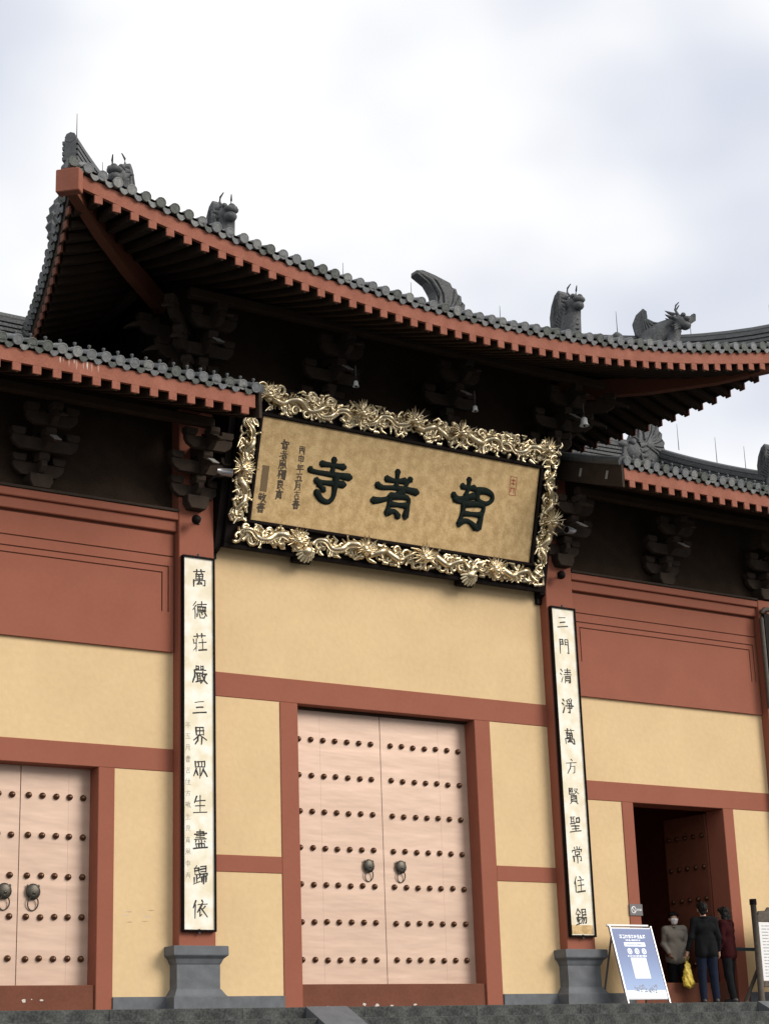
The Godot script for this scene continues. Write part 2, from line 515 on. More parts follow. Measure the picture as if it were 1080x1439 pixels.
		"獨": return [[40,5,12,40],[14,12,34,50,20,95],[30,42,8,70],[48,8,48,26],[48,8,92,8,92,26],[62,8,62,26],[78,8,78,26],[48,26,92,26],[56,34,44,50],[54,40,94,40,88,95,78,90],[54,52,54,72],[54,52,80,52,80,72],[54,72,80,72],[66,44,66,88],[46,90,82,84]]
		"良": return [[46,2,52,10],[26,14,26,92,44,82],[26,14,74,14,74,48],[26,31,74,31],[26,48,74,48],[80,56,62,66],[44,50,66,76,94,94]]
		"育": return [[50,2,50,12],[14,16,88,16],[44,18,28,34,68,32],[62,24,74,38],[28,46,26,80,16,97],[28,46,74,46,74,92,64,90],[28,60,74,60],[28,74,74,74]]
		"敬": return [[8,16,50,16],[20,6,20,26],[38,6,38,26],[18,30,8,48],[16,36,48,36,44,70,36,68],[18,46,18,62],[18,46,34,46,34,62],[18,62,34,62],[68,4,56,34],[64,24,96,22],[86,24,74,60,50,92],[62,36,76,64,98,92]]
		"書": return [[28,10,76,10,76,30],[12,20,92,19],[28,30,76,30],[50,2,50,52],[20,41,82,40],[8,52,94,51],[28,62,28,96],[28,62,74,62,74,96],[28,79,74,79],[28,95,74,95]]
	return []

# flat brush strokes in local xy, about the origin, size in metres, brush width as a share of the size
func brush(ch: String, size: float, wd: float, aspect := 1.0) -> ArrayMesh:
	var st := new_st()
	var lay := 0.0
	var slant := rng.randf_range(0.0, 0.10)
	for s0 in glyph(ch):
		var s := []
		for q in s0.size() / 2:
			s.append(s0[q * 2] + rng.randf_range(-2.2, 2.2))
			s.append(s0[q * 2 + 1] + rng.randf_range(-2.2, 2.2) - (s0[q * 2] - 50.0) * slant)
		var wvar := rng.randf_range(0.7, 1.35)
		var n: int = s.size() / 2
		for i in n - 1:
			var a := Vector2(s[i * 2] - 50, 50 - s[i * 2 + 1]) * size / 100.0
			var b := Vector2(s[i * 2 + 2] - 50, 50 - s[i * 2 + 3]) * size / 100.0
			a.x *= aspect
			b.x *= aspect
			var d := (b - a).normalized()
			var p := Vector2(-d.y, d.x)
			var horizontal := absf(d.x) > 0.8
			var w := size * wd * (0.8 if horizontal else 1.0) * wvar * rng.randf_range(0.85, 1.15)
			var w0 := w * (0.62 if i == 0 else 0.5)
			var w1 := w * (0.30 if i == n - 2 and not horizontal else 0.5)
			a -= d * w * 0.3
			b += d * w * 0.25
			var m := (a + b) * 0.5 + p * w * rng.randf_range(-0.15, 0.15)
			lay += 0.00025
			var z := lay
			var pts := [a + p * w0 * 0.5, a - d * w0 * 0.3, a - p * w0, m - p * w * 0.42, b - p * w1, b + d * w1 * 0.4, b + p * w1, m + p * w * 0.42]
			var p3 := []
			for q in pts:
				p3.append(Vector3(q.x, q.y, z))
			face(st, p3, Vector3(0, 0, 1))
	return fin(st)

# ------------------------------------------------------------------ roof pieces shared by all eaves
var TILE: ArrayMesh
var DRIP: ArrayMesh
var KNOB: ArrayMesh
var STUD: ArrayMesh

func make_shared() -> void:
	# cover tile of the eave: a round end with raised rim, and the barrel behind it (points to +z)
	var st := new_st()
	var rx := Transform3D(Basis(Vector3(1, 0, 0), Vector3(0, 0, 1), Vector3(0, -1, 0)), Vector3.ZERO)
	lathe(st, [Vector2(0.072, -0.34), Vector2(0.076, -0.02), Vector2(0.082, -0.015), Vector2(0.082, 0.010), Vector2(0.076, 0.016), Vector2(0.066, 0.016), Vector2(0.062, 0.012), Vector2(0, 0.014)], 12, rx)
	TILE = fin(st)
	# drip tile between two covers: a curved plate with a hanging, pointed lip
	st = new_st()
	var up := []
	var lo := []
	var n := 6
	for i in n + 1:
		var t := float(i) / n * 2.0 - 1.0
		up.append(Vector3(t * 0.10, -0.035 + 0.05 * t * t, 0))
		lo.append(Vector3(t * 0.088, -0.118 + 0.095 * t * t, 0))
	for i in n:
		var f := Vector3(0, 0, 0.012)
		quad(st, lo[i] + f, lo[i + 1] + f, up[i + 1] + f, up[i] + f)
		face(st, [lo[i] - f, lo[i + 1] - f, up[i + 1] - f, up[i] - f], Vector3(0, 0, -1))
		face(st, [lo[i] - f, lo[i + 1] - f, lo[i + 1] + f, lo[i] + f], Vector3(0, -1, 0))
		var bk := Vector3(0, 0, -0.34)
		face(st, [up[i] + f, up[i + 1] + f, up[i + 1] + bk, up[i] + bk], Vector3.UP)
		face(st, [up[i] + f - Vector3(0, 0.014, 0), up[i + 1] + f - Vector3(0, 0.014, 0), up[i + 1] + bk - Vector3(0, 0.014, 0), up[i] + bk - Vector3(0, 0.014, 0)], Vector3.DOWN)
	DRIP = fin(st)
	st = new_st(true)
	lathe(st, [Vector2(0.018, 0), Vector2(0.014, 0.03), Vector2(0.03, 0.045), Vector2(0.034, 0.062), Vector2(0.026, 0.082), Vector2(0, 0.09)], 8, Transform3D.IDENTITY)
	KNOB = fin(st)
	st = new_st(true)
	lathe(st, [Vector2(0.048, 0), Vector2(0.047, 0.016), Vector2(0.040, 0.034), Vector2(0.024, 0.049), Vector2(0, 0.055)], 12, rx)
	STUD = fin(st)

# tiles, drips, fascia, rafters along one eave. e(t) gives the eave point for t in metres, dir its outward direction,
# back(t) the distance the rafters run inward, rise(t, d) the height gained at distance d inward
func eave(roof: Node3D, e: Callable, dir: Callable, t0: float, t1: float, back: Callable, rise: Callable, pitch: float, rafter_pitch: float, knobs: bool, fm: Material, em: Material) -> void:
	var n := int(round((t1 - t0) / pitch))
	var sp := (t1 - t0) / n
	var tones := [M.tile_end, M.tile_end, M.tile_end, M.tile_pale, M.tile_mossy, M.tile_mossy]
	for i in n + 1:
		var t := t0 + sp * i
		var p: Vector3 = e.call(t)
		var o: Vector3 = dir.call(t)
		var sl: float = rise.call(t, 0.5) / 0.5
		var zax := (o - Vector3(0, sl, 0)).normalized()
		var xax := Vector3.UP.cross(zax).normalized()
		var b := Basis(xax, zax.cross(xax), zax)
		# lean with the curve of the eave
		var nb := b.rotated(b.y, rng.randf_range(-0.10, 0.10)).rotated(b.x, rng.randf_range(-0.06, 0.06))
		inst("eave_tile", TILE, tones[rng.randi() % 6], roof, Transform3D(nb, p + Vector3(0, 0.085 + rng.randf_range(-0.006, 0.006), 0) + o * rng.randf_range(-0.012, 0.012)))
		if knobs:
			inst("tile_nail", KNOB, M.tile, roof, Transform3D(Basis.from_scale(Vector3.ONE * 0.85), p - o * 0.09 + Vector3(0, 0.155 + 0.09 * sl, 0)))
		if i < n:
			var q: Vector3 = e.call(t + sp * 0.5)
			inst("drip_tile", DRIP, tones[rng.randi() % 6], roof, Transform3D(b, q + Vector3(0, 0.072, 0) - o * 0.012))
	# fascia board following the curve
	var st := new_st()
	var pts := []
	var m := maxi(int((t1 - t0) / 0.3), 4)
	for i in m + 1:
		var t := lerpf(t0 - 0.02, t1 + 0.02, float(i) / m)
		pts.append(e.call(t) - dir.call(t) * 0.10)
	sweep(st, pts, 0.06, -0.225, -0.012)
	obj("fascia_board", st, fm, roof)
	var k := int(round((t1 - t0) / rafter_pitch))
	for i in k:
		var t := t0 + (i + 0.5) * (t1 - t0) / k
		var len_: float = back.call(t)
		if len_ < 0.25:
			continue
		var p: Vector3 = e.call(t)
		var o: Vector3 = dir.call(t)
		var rp := []
		var seg := 4
		for j in seg + 1:
			var d := 0.16 + (len_ - 0.16) * float(j) / seg
			rp.append(p - o * d + Vector3(0, -0.225 + rise.call(t, d) - rise.call(t, 0.16), 0))
		st = new_st()
		sweep(st, rp, 0.118, -0.115, 0.0)
		obj("rafter", st, M.timber, roof)
		var cap: Vector3 = p - o * 0.088 + Vector3(0, -0.286, 0)
		var xa := Vector3.UP.cross(o).normalized()
		st = new_st()
		cbox(st, Transform3D(Basis(xa, Vector3.UP, o), Vector3.ZERO), Vector3(0.13, 0.126, 0.034), 0.004)
		obj("rafter_end", st, em, roof, T(cap))

# ------------------------------------------------------------------ bracket sets
func bracket_shape(parent: Node3D, reach: float, hgt: float, corner: int) -> void:
	# base block, stepped arms outwards and sideways with small bearing blocks, and two slanting beaks
	var st := new_st()
	var prof := [Vector2(0.13, 0), Vector2(0.19, 0.1), Vector2(0.19, 0.22), Vector2(-0.19, 0.22), Vector2(-0.19, 0.1), Vector2(-0.13, 0)]
	extrude(st, prof, 0.34, Transform3D.IDENTITY, 0.012)
	obj("base_block", st, M.bracket, parent)
	var tiers := 3
	var th := (hgt - 0.2) / tiers
	var dirs := [Vector3(0, 0, 1)]
	if corner != 0:
		dirs.append(Vector3(corner, 0, 1).normalized() * 1.3)
		dirs.append(Vector3(corner, 0, 0))
	for i in tiers:
		var y := 0.2 + th * i
		var r := reach * (i + 1) / tiers
		for d in dirs:
			var dl: float = d.length()
			var dn: Vector3 = d.normalized()
			var xa := dn
			var xf := Transform3D(Basis(xa, Vector3.UP, xa.cross(Vector3.UP)), Vector3(0, y, 0))
			var L := r * dl
			st = new_st()
			extrude(st, [Vector2(-0.25, 0), Vector2(L - 0.16, 0), Vector2(L - 0.05, th * 0.16), Vector2(L + 0.02, th * 0.36), Vector2(L + 0.02, th * 0.62), Vector2(-0.25, th * 0.62)], 0.10, xf, 0.012)
			obj("arm", st, M.bracket, parent)
			st = new_st()
			extrude(st, [Vector2(-0.075, 0), Vector2(-0.115, th * 0.14), Vector2(-0.115, th * 0.36), Vector2(0.115, th * 0.36), Vector2(0.115, th * 0.14), Vector2(0.075, 0)], 0.17, Transform3D(xf.basis, dn * (L - 0.09) + Vector3(0, y + th * 0.62, 0)), 0.01)
			obj("bearing_block", st, M.bracket, parent)
			if i > 0:
				# slanting beak; a pale plate paints the light on its upper edge
				var x0 := L - 0.35
				st = new_st()
				extrude(st, [Vector2(x0, th * 0.62), Vector2(x0, th * 0.95), Vector2(L + 0.14, th * 0.42), Vector2(L + 0.26, th * 0.16), Vector2(L + 0.24, th * 0.10)], 0.115, xf, 0.008)
				obj("beak", st, M.bracket, parent)
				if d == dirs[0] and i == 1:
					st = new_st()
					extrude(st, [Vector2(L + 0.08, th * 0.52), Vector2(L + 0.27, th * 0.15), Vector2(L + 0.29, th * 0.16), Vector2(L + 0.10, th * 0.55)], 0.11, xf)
					obj("beak_lit_edge", st, M.tip, parent)
		# cross arms
		var zc := reach * i / tiers
		var half := 0.42 + 0.12 * (i % 2)
		st = new_st()
		extrude(st, [Vector2(-half + 0.14, 0), Vector2(half - 0.14, 0), Vector2(half - 0.04, th * 0.2), Vector2(half, th * 0.4), Vector2(half, th * 0.6), Vector2(-half, th * 0.6), Vector2(-half, th * 0.4), Vector2(-half + 0.04, th * 0.2)], 0.10, T(Vector3(0, y + 0.012, zc)), 0.012)
		obj("cross_arm", st, M.bracket, parent)
		for s in [-1, 1]:
			st = new_st()
			extrude(st, [Vector2(-0.075, 0), Vector2(-0.11, th * 0.14), Vector2(-0.11, th * 0.36), Vector2(0.11, th * 0.36), Vector2(0.11, th * 0.14), Vector2(0.075, 0)], 0.16, T(Vector3(s * (half - 0.1), y + th * 0.6 + 0.014, zc)), 0.01)
			obj("bearing_block", st, M.bracket, parent)

func bracket(parent: Node3D, at: Vector3, reach: float, hgt: float, corner := 0) -> void:
	var key := "brk%d_%d_%d" % [int(reach * 100), int(hgt * 100), corner]
	if not M.has(key):
		var proto := Node3D.new()
		proto.name = "bracket_set"
		bracket_shape(proto, reach, hgt, corner)
		M[key] = proto
		parent.add_child(proto, true)
		proto.position = at
		return
	var c: Node3D = M[key].duplicate()
	c.name = "bracket_set"
	parent.add_child(c, true)
	c.position = at

# ------------------------------------------------------------------ central hall roof surface
const ZE := 2.9
const ZC := -3.6
func yf(x: float) -> float:
	var s := absf(x) / 7.5
	return 10.718 + 1.09 * s * s - 0.106 * s * s * s * s
func main_y(x: float, z: float) -> float:
	var d := ZE - z
	return 10.718 + 0.33 * d + 0.018 * d * d + (yf(x) - 10.718) * pow(clampf(1.0 - d / 6.5, 0, 1), 1.6)
func side_u(z: float) -> float:
	return clampf((z - ZC) / 6.5, 0.0, 1.0)
func xs(z: float) -> float:
	return 5.4 + 1.8 * pow(side_u(z), 1.1)
func ys(z: float) -> float:
	return 11.05 + 0.57 * pow(side_u(z), 4.0)
func inner_x(z: float) -> float:
	return maxf(7.2 - (ZE - z), 3.6)
func side_y(z: float, x: float) -> float: # x > 0
	var xi := inner_x(z)
	var yi := main_y(xi, maxf(z, -0.7))
	var w := xs(z) - xi
	var t := clampf((xs(z) - x) / maxf(w, 0.001), 0, 1)
	return lerpf(ys(z), yi, t) - 0.10 * t * (1.0 - t) * w

func make_gate_hall() -> Node3D:
	var hall := thing("gate_hall", Vector3.ZERO, "tall central gate hall with upturned grey tiled roof and studded double doors", "building")
	var RED: Material = M.red
	# --- wall panels and frame of the front
	for s in [-1.0, 1.0]:
		part_span("plaster_panel", M.plaster, hall, Vector3(s * 2.08, 2.27, -0.3), Vector3(s * 3.39, 4.745, -0.012), 0.004)
		part_span("plaster_panel", M.plaster, hall, Vector3(s * 2.08, 0.15, -0.3), Vector3(s * 3.39, 2.02, -0.012), 0.004)
		part_span("rail", RED, hall, Vector3(s * 2.098, 2.015, -0.3), Vector3(s * 3.39, 2.272, 0.0), 0.006)
		part_span("door_post", RED, hall, Vector3(s * 1.767, -0.04, -0.46), Vector3(s * 2.1, 4.735, 0.004), 0.008)
		part_span("skirting_stone", M.stone, hall, Vector3(s * 2.1, -0.04, -0.25), Vector3(s * 3.39, 0.17, 0.03), 0.006)
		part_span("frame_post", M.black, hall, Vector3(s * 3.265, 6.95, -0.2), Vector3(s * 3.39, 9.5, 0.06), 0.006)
	part_span("plaster_panel", M.plaster, hall, Vector3(-3.39, 5.12, -0.3), Vector3(3.39, 9.3, -0.012), 0.004)
	part_span("lintel", RED, hall, Vector3(-3.39, 4.735, -0.46), Vector3(3.39, 5.126, 0.0), 0.008)
	part_span("threshold", M.sill, hall, Vector3(-1.767, -0.04, -0.42), Vector3(1.767, 0.342, -0.035), 0.012)
	part_span("lintel_shadow", M.timber, hall, Vector3(-1.767, 4.70, -0.46), Vector3(1.767, 4.735, -0.2), 0.004)  # dark strip put in for the soft shadow below the lintel
	# body of the hall behind the front
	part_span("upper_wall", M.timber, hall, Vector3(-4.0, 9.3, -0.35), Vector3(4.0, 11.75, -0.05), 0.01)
	for s in [-1.0, 1.0]:
		part_span("flank_wall", M.red, hall, Vector3(s * 3.7, -0.04, -7.2), Vector3(s * 3.98, 9.3, -0.36), 0.01)
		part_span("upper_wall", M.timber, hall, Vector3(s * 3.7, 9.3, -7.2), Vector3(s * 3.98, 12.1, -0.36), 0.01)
	part_span("rear_wall", M.red, hall, Vector3(-3.7, -0.04, -7.2), Vector3(3.7, 11.3, -6.9), 0.01)
	part_span("ceiling", M.red, hall, Vector3(-3.7, 9.6, -6.9), Vector3(3.7, 9.75, -0.36), 0.01)
	part_span("architrave", M.timber, hall, Vector3(-4.0, 9.36, -0.05), Vector3(4.0, 9.66, 0.24), 0.012)
	# --- pilasters on stone pedestals
	for s in [-1.0, 1.0]:
		var col := group_node("pilaster", hall, Vector3(s * 3.69, 0, 0))
		part_span("shaft", RED, col, Vector3(-0.312, 0.86, -0.3), Vector3(0.312, 9.36, 0.18), 0.012)
		var prof := [Vector2(0.455, -0.04), Vector2(0.455, 0.15), Vector2(0.425, 0.175), Vector2(0.375, 0.255), Vector2(0.36, 0.27), Vector2(0.36, 0.615), Vector2(0.375, 0.64), Vector2(0.40, 0.70), Vector2(0.452, 0.745), Vector2(0.456, 0.76), Vector2(0.456, 0.875), Vector2(0.446, 0.885)]
		var st := new_st()
		for i in prof.size() - 1:
			var a: Vector2 = prof[i]
			var b: Vector2 = prof[i + 1]
			var za := a.x - 0.455 + 0.31
			var zb := b.x - 0.455 + 0.31
			var out := Vector3(0, a.x - b.x, 0)
			face(st, [Vector3(-a.x, a.y, za), Vector3(a.x, a.y, za), Vector3(b.x, b.y, zb), Vector3(-b.x, b.y, zb)], out + Vector3(0, 0, 1))
			for q in [-1.0, 1.0]:
				face(st, [Vector3(q * a.x, a.y, -0.2), Vector3(q * a.x, a.y, za), Vector3(q * b.x, b.y, zb), Vector3(q * b.x, b.y, -0.2)], out + Vector3(q, 0, 0))
		face(st, [Vector3(-0.446, 0.885, -0.2), Vector3(0.446, 0.885, -0.2), Vector3(0.446, 0.885, 0.301), Vector3(-0.446, 0.885, 0.301)], Vector3.UP)
		obj("pedestal", st, M.stone, col)
	# --- doors
	double_door(hall, 0.0, 1.767, 0.342, 4.70, [4.22, 3.635, 3.05, 2.47, 1.89, 1.31, 0.725], 0.195, 0.233, 7, 0.315, 2.215, 0.21)
	# --- bracket sets under the eave
	for x in [-1.23, 1.23]:
		bracket(hall, Vector3(x, 9.66, 0.1), 1.0, 1.25)
	bracket(hall, Vector3(-3.69, 9.66, 0.1), 1.0, 1.25, -1)
	bracket(hall, Vector3(3.69, 9.66, 0.1), 1.0, 1.25, 1)
	part_span("eave_beam", M.timber, hall, Vector3(-4.3, 10.90, 1.0), Vector3(4.3, 11.06, 1.16), 0.02)
	for s in [-1.0, 1.0]:
		part_span("eave_beam", M.timber, hall, Vector3(s * 4.75, 11.1, -6.5), Vector3(s * 4.9, 11.25, 0.2), 0.02)
	# --- roof
	make_main_roof(hall)
	return hall

func make_main_roof(hall: Node3D) -> void:
	var st := new_st()
	# tiled slopes (front and rear) and hipped ends, as sheets with thickness below
	for off in [0.05, -0.19]:
		var up := Vector3.UP if off > 0 else Vector3.DOWN
		for bk in [false, true]:
			var f := func(u: float, v: float) -> Vector3:
				var x := lerpf(-7.2, 7.2, u)
				var zi := -3.6 if absf(x) <= 3.9 else maxf(ZE - (7.2 - absf(x)), -3.6)
				if off < 0:
					zi = maxf(zi, -0.3)
				var ze := ZE - (0.0 if off > 0 else 0.07)
				var z := lerpf(ze, minf(zi, ze), v)
				var y: float = main_y(x, z) + off
				return Vector3(x, y, z if not bk else -7.2 - z)
			patch(st, f, 48, 8, up)
		for s in [-1.0, 1.0]:
			for bk in [false, true]:
				var g := func(u: float, v: float) -> Vector3:
					var z := lerpf(-3.6, ZE, u)
					var xo := xs(z) - (0.0 if off > 0 else 0.07)
					var x := lerpf(xo, minf(inner_x(z), xo), v)
					var y: float = side_y(z, x) + off
					return Vector3(s * x, y, z if not bk else -7.2 - z)
				patch(st, g, 24, 5, up)
	for s in [-1.0, 1.0]: # gable fields above the hipped ends
		face(st, [Vector3(s * 3.62, 12.0, -0.5), Vector3(s * 3.62, 12.0, -6.7), Vector3(s * 3.62, 13.6, -3.6)], Vector3(s, 0, 0))
	var roof := obj("roof", st, M.timber, hall)
	# rows of barrel tiles over the slopes
	st = new_st()
	var x := -7.0
	while x < 7.01:
		var zi := -3.5 if absf(x) <= 3.9 else ZE - (7.2 - absf(x)) + 0.15
		if zi < ZE - 0.4:
			for bk in [false, true]:
				var pts := []
				for j in 9:
					var z := lerpf(ZE - 0.3, zi, j / 8.0)
					pts.append(Vector3(x, main_y(x, z) + 0.085, z if not bk else -7.2 - z))
				tube(st, pts, [0.074], 6)
		x += 0.232
	var zz := ZC
	while zz < ZE - 0.2:
		for s in [-1.0, 1.0]:
			var w := xs(zz) - inner_x(zz)
			if w > 0.5:
				for bk in [false, true]:
					var pts := []
					for j in 5:
						var xx := lerpf(xs(zz) - 0.3, inner_x(zz) + 0.1, j / 4.0)
						pts.append(Vector3(s * xx, side_y(zz, xx) + 0.085, zz if not bk else -7.2 - zz))
					tube(st, pts, [0.074], 6)
		zz += 0.232
	var rows := obj("tile_rows", st, M.tile, roof)
	rows.set_meta("kind", "stuff")
	# under-tile sheet so that no timber shows between rows from above
	st = new_st()
	for bk in [false, true]:
		var f2 := func(u: float, v: float) -> Vector3:
			var x2 := lerpf(-7.2, 7.2, u)
			var zi2 := -3.6 if absf(x2) <= 3.9 else maxf(ZE - (7.2 - absf(x2)), -3.6)
			var z := lerpf(ZE, minf(zi2, ZE), v)
			return Vector3(x2, main_y(x2, z) + 0.075, z if not bk else -7.2 - z)
		patch(st, f2, 48, 8, Vector3.UP)
	for s in [-1.0, 1.0]:
		for bk in [false, true]:
			var g2 := func(u: float, v: float) -> Vector3:
				var z := lerpf(-3.6, ZE, u)
				var x2 := lerpf(xs(z), minf(inner_x(z), xs(z)), v)
				return Vector3(s * x2, side_y(z, x2) + 0.075, z if not bk else -7.2 - z)
			patch(st, g2, 24, 5, Vector3.UP)
	obj("pan_tiles", st, M.tile, roof).set_meta("kind", "stuff")
	# eaves
	eave(roof, func(t): return Vector3(t, yf(t), ZE), func(_t): return Vector3(0, 0, 1), -7.12, 7.12,
		func(t): return minf(7.2 - absf(t) - 0.12, 2.9), func(t, d): return main_y(t, ZE - d) - yf(t), 0.232, 0.288, false, M.fascia, M.fascia)
	for s in [-1.0, 1.0]:
		eave(roof, func(t): return Vector3(s * xs(t), ys(t), t), func(_t): return Vector3(s, 0, 0), -3.6, 2.82,
			func(t): return minf(maxf(xs(t) - inner_x(t), 0.0) - 0.05, 1.6), func(t, d): return side_y(t, xs(t) - d) - ys(t), 0.232, 0.288, false, M.timber, M.sill)
	# hip beams with a broad painted end; darker beam colour stands in for shade
	for s in [-1.0, 1.0]:
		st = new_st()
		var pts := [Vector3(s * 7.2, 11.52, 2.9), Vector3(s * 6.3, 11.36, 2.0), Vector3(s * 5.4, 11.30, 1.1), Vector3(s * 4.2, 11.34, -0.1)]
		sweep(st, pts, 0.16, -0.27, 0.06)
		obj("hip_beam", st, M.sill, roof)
		st = new_st()
		cbox(st, Transform3D(Basis.from_euler(Vector3(0, s * PI / 4, 0)), Vector3(s * 7.16, 11.38, 2.86)), Vector3(0.36, 0.36, 0.16), 0.012)
		obj("hip_beam_end", st, M.fascia, roof)
	# ridges
	var ridges := []
	ridges.append([])
	for i in 17:
		var xx := lerpf(-4.2, 4.2, i / 16.0)
		ridges[0].append(Vector3(xx, 13.58 + 0.010 * xx * xx, -3.6))
	for s in [-1.0, 1.0]:
		var d := []
		for i in 9:
			var z := lerpf(-3.3, 0.95, i / 8.0)
			d.append(Vector3(s * 3.65, main_y(3.65, z) + 0.05, z))
		ridges.append(d)
		var h := []
		for i in 11:
			var q := i / 10.0
			var z := lerpf(-0.4, 2.86, q)
			var hx := 7.2 - (ZE - z)
			h.append(Vector3(s * hx, main_y(hx, z) + 0.06 + 0.05 * q * q, z))
		ridges.append(h)
	for i in ridges.size():
		st = new_st()
		ridge(st, ridges[i], 0.24 if i > 0 else 0.3, 4 if i > 0 else 5, 0.085 if i > 0 else 0.095)
		obj("ridge", st, M.tile, roof)
	for s in [-1.0, 1.0]:
		beast(hall, Vector3(s * 3.65, 11.98, 0.98), 0.0, 0, 1.03)
		beast(hall, Vector3(s * 5.62, 11.98, 1.36), s * PI / 4, 1 if s > 0 else 0, 1.03)
		chiwen(hall, Vector3(s * 4.0, 13.62, -3.6), -s, 1.0)
	# small finial knobs and lightning rods
	for s in [-1.0, 1.0]:
		st = new_st(true)
		lathe(st, [Vector2(0.05, 0), Vector2(0.03, 0.12), Vector2(0.09, 0.18), Vector2(0.10, 0.24), Vector2(0.03, 0.3), Vector2(0, 0.31)], 10, T(Vector3(s * 3.9, main_y(3.9, 2.0) + 0.08, 2.0)))
		obj("finial", st, M.clay, roof)
	for q in [Vector3(-7.06, 12.06, 2.86), Vector3(-6.2, 11.95, 1.9), Vector3(-3.75, 12.1, 0.6), Vector3(0.1, 11.72, 1.0), Vector3(1.2, 11.9, 0.6), Vector3(2.2, 11.8, 0.8), Vector3(3.92, 11.6, 2.0), Vector3(6.0, 11.95, 1.75), Vector3(7.05, 12.1, 2.8), Vector3(-1.5, 11.6, 1.3)]:
		st = new_st()
		tube(st, [q, q + Vector3(0, 0.45, 0)], [0.009, 0.004], 5)
		obj("lightning_rod", st, M.iron, roof)

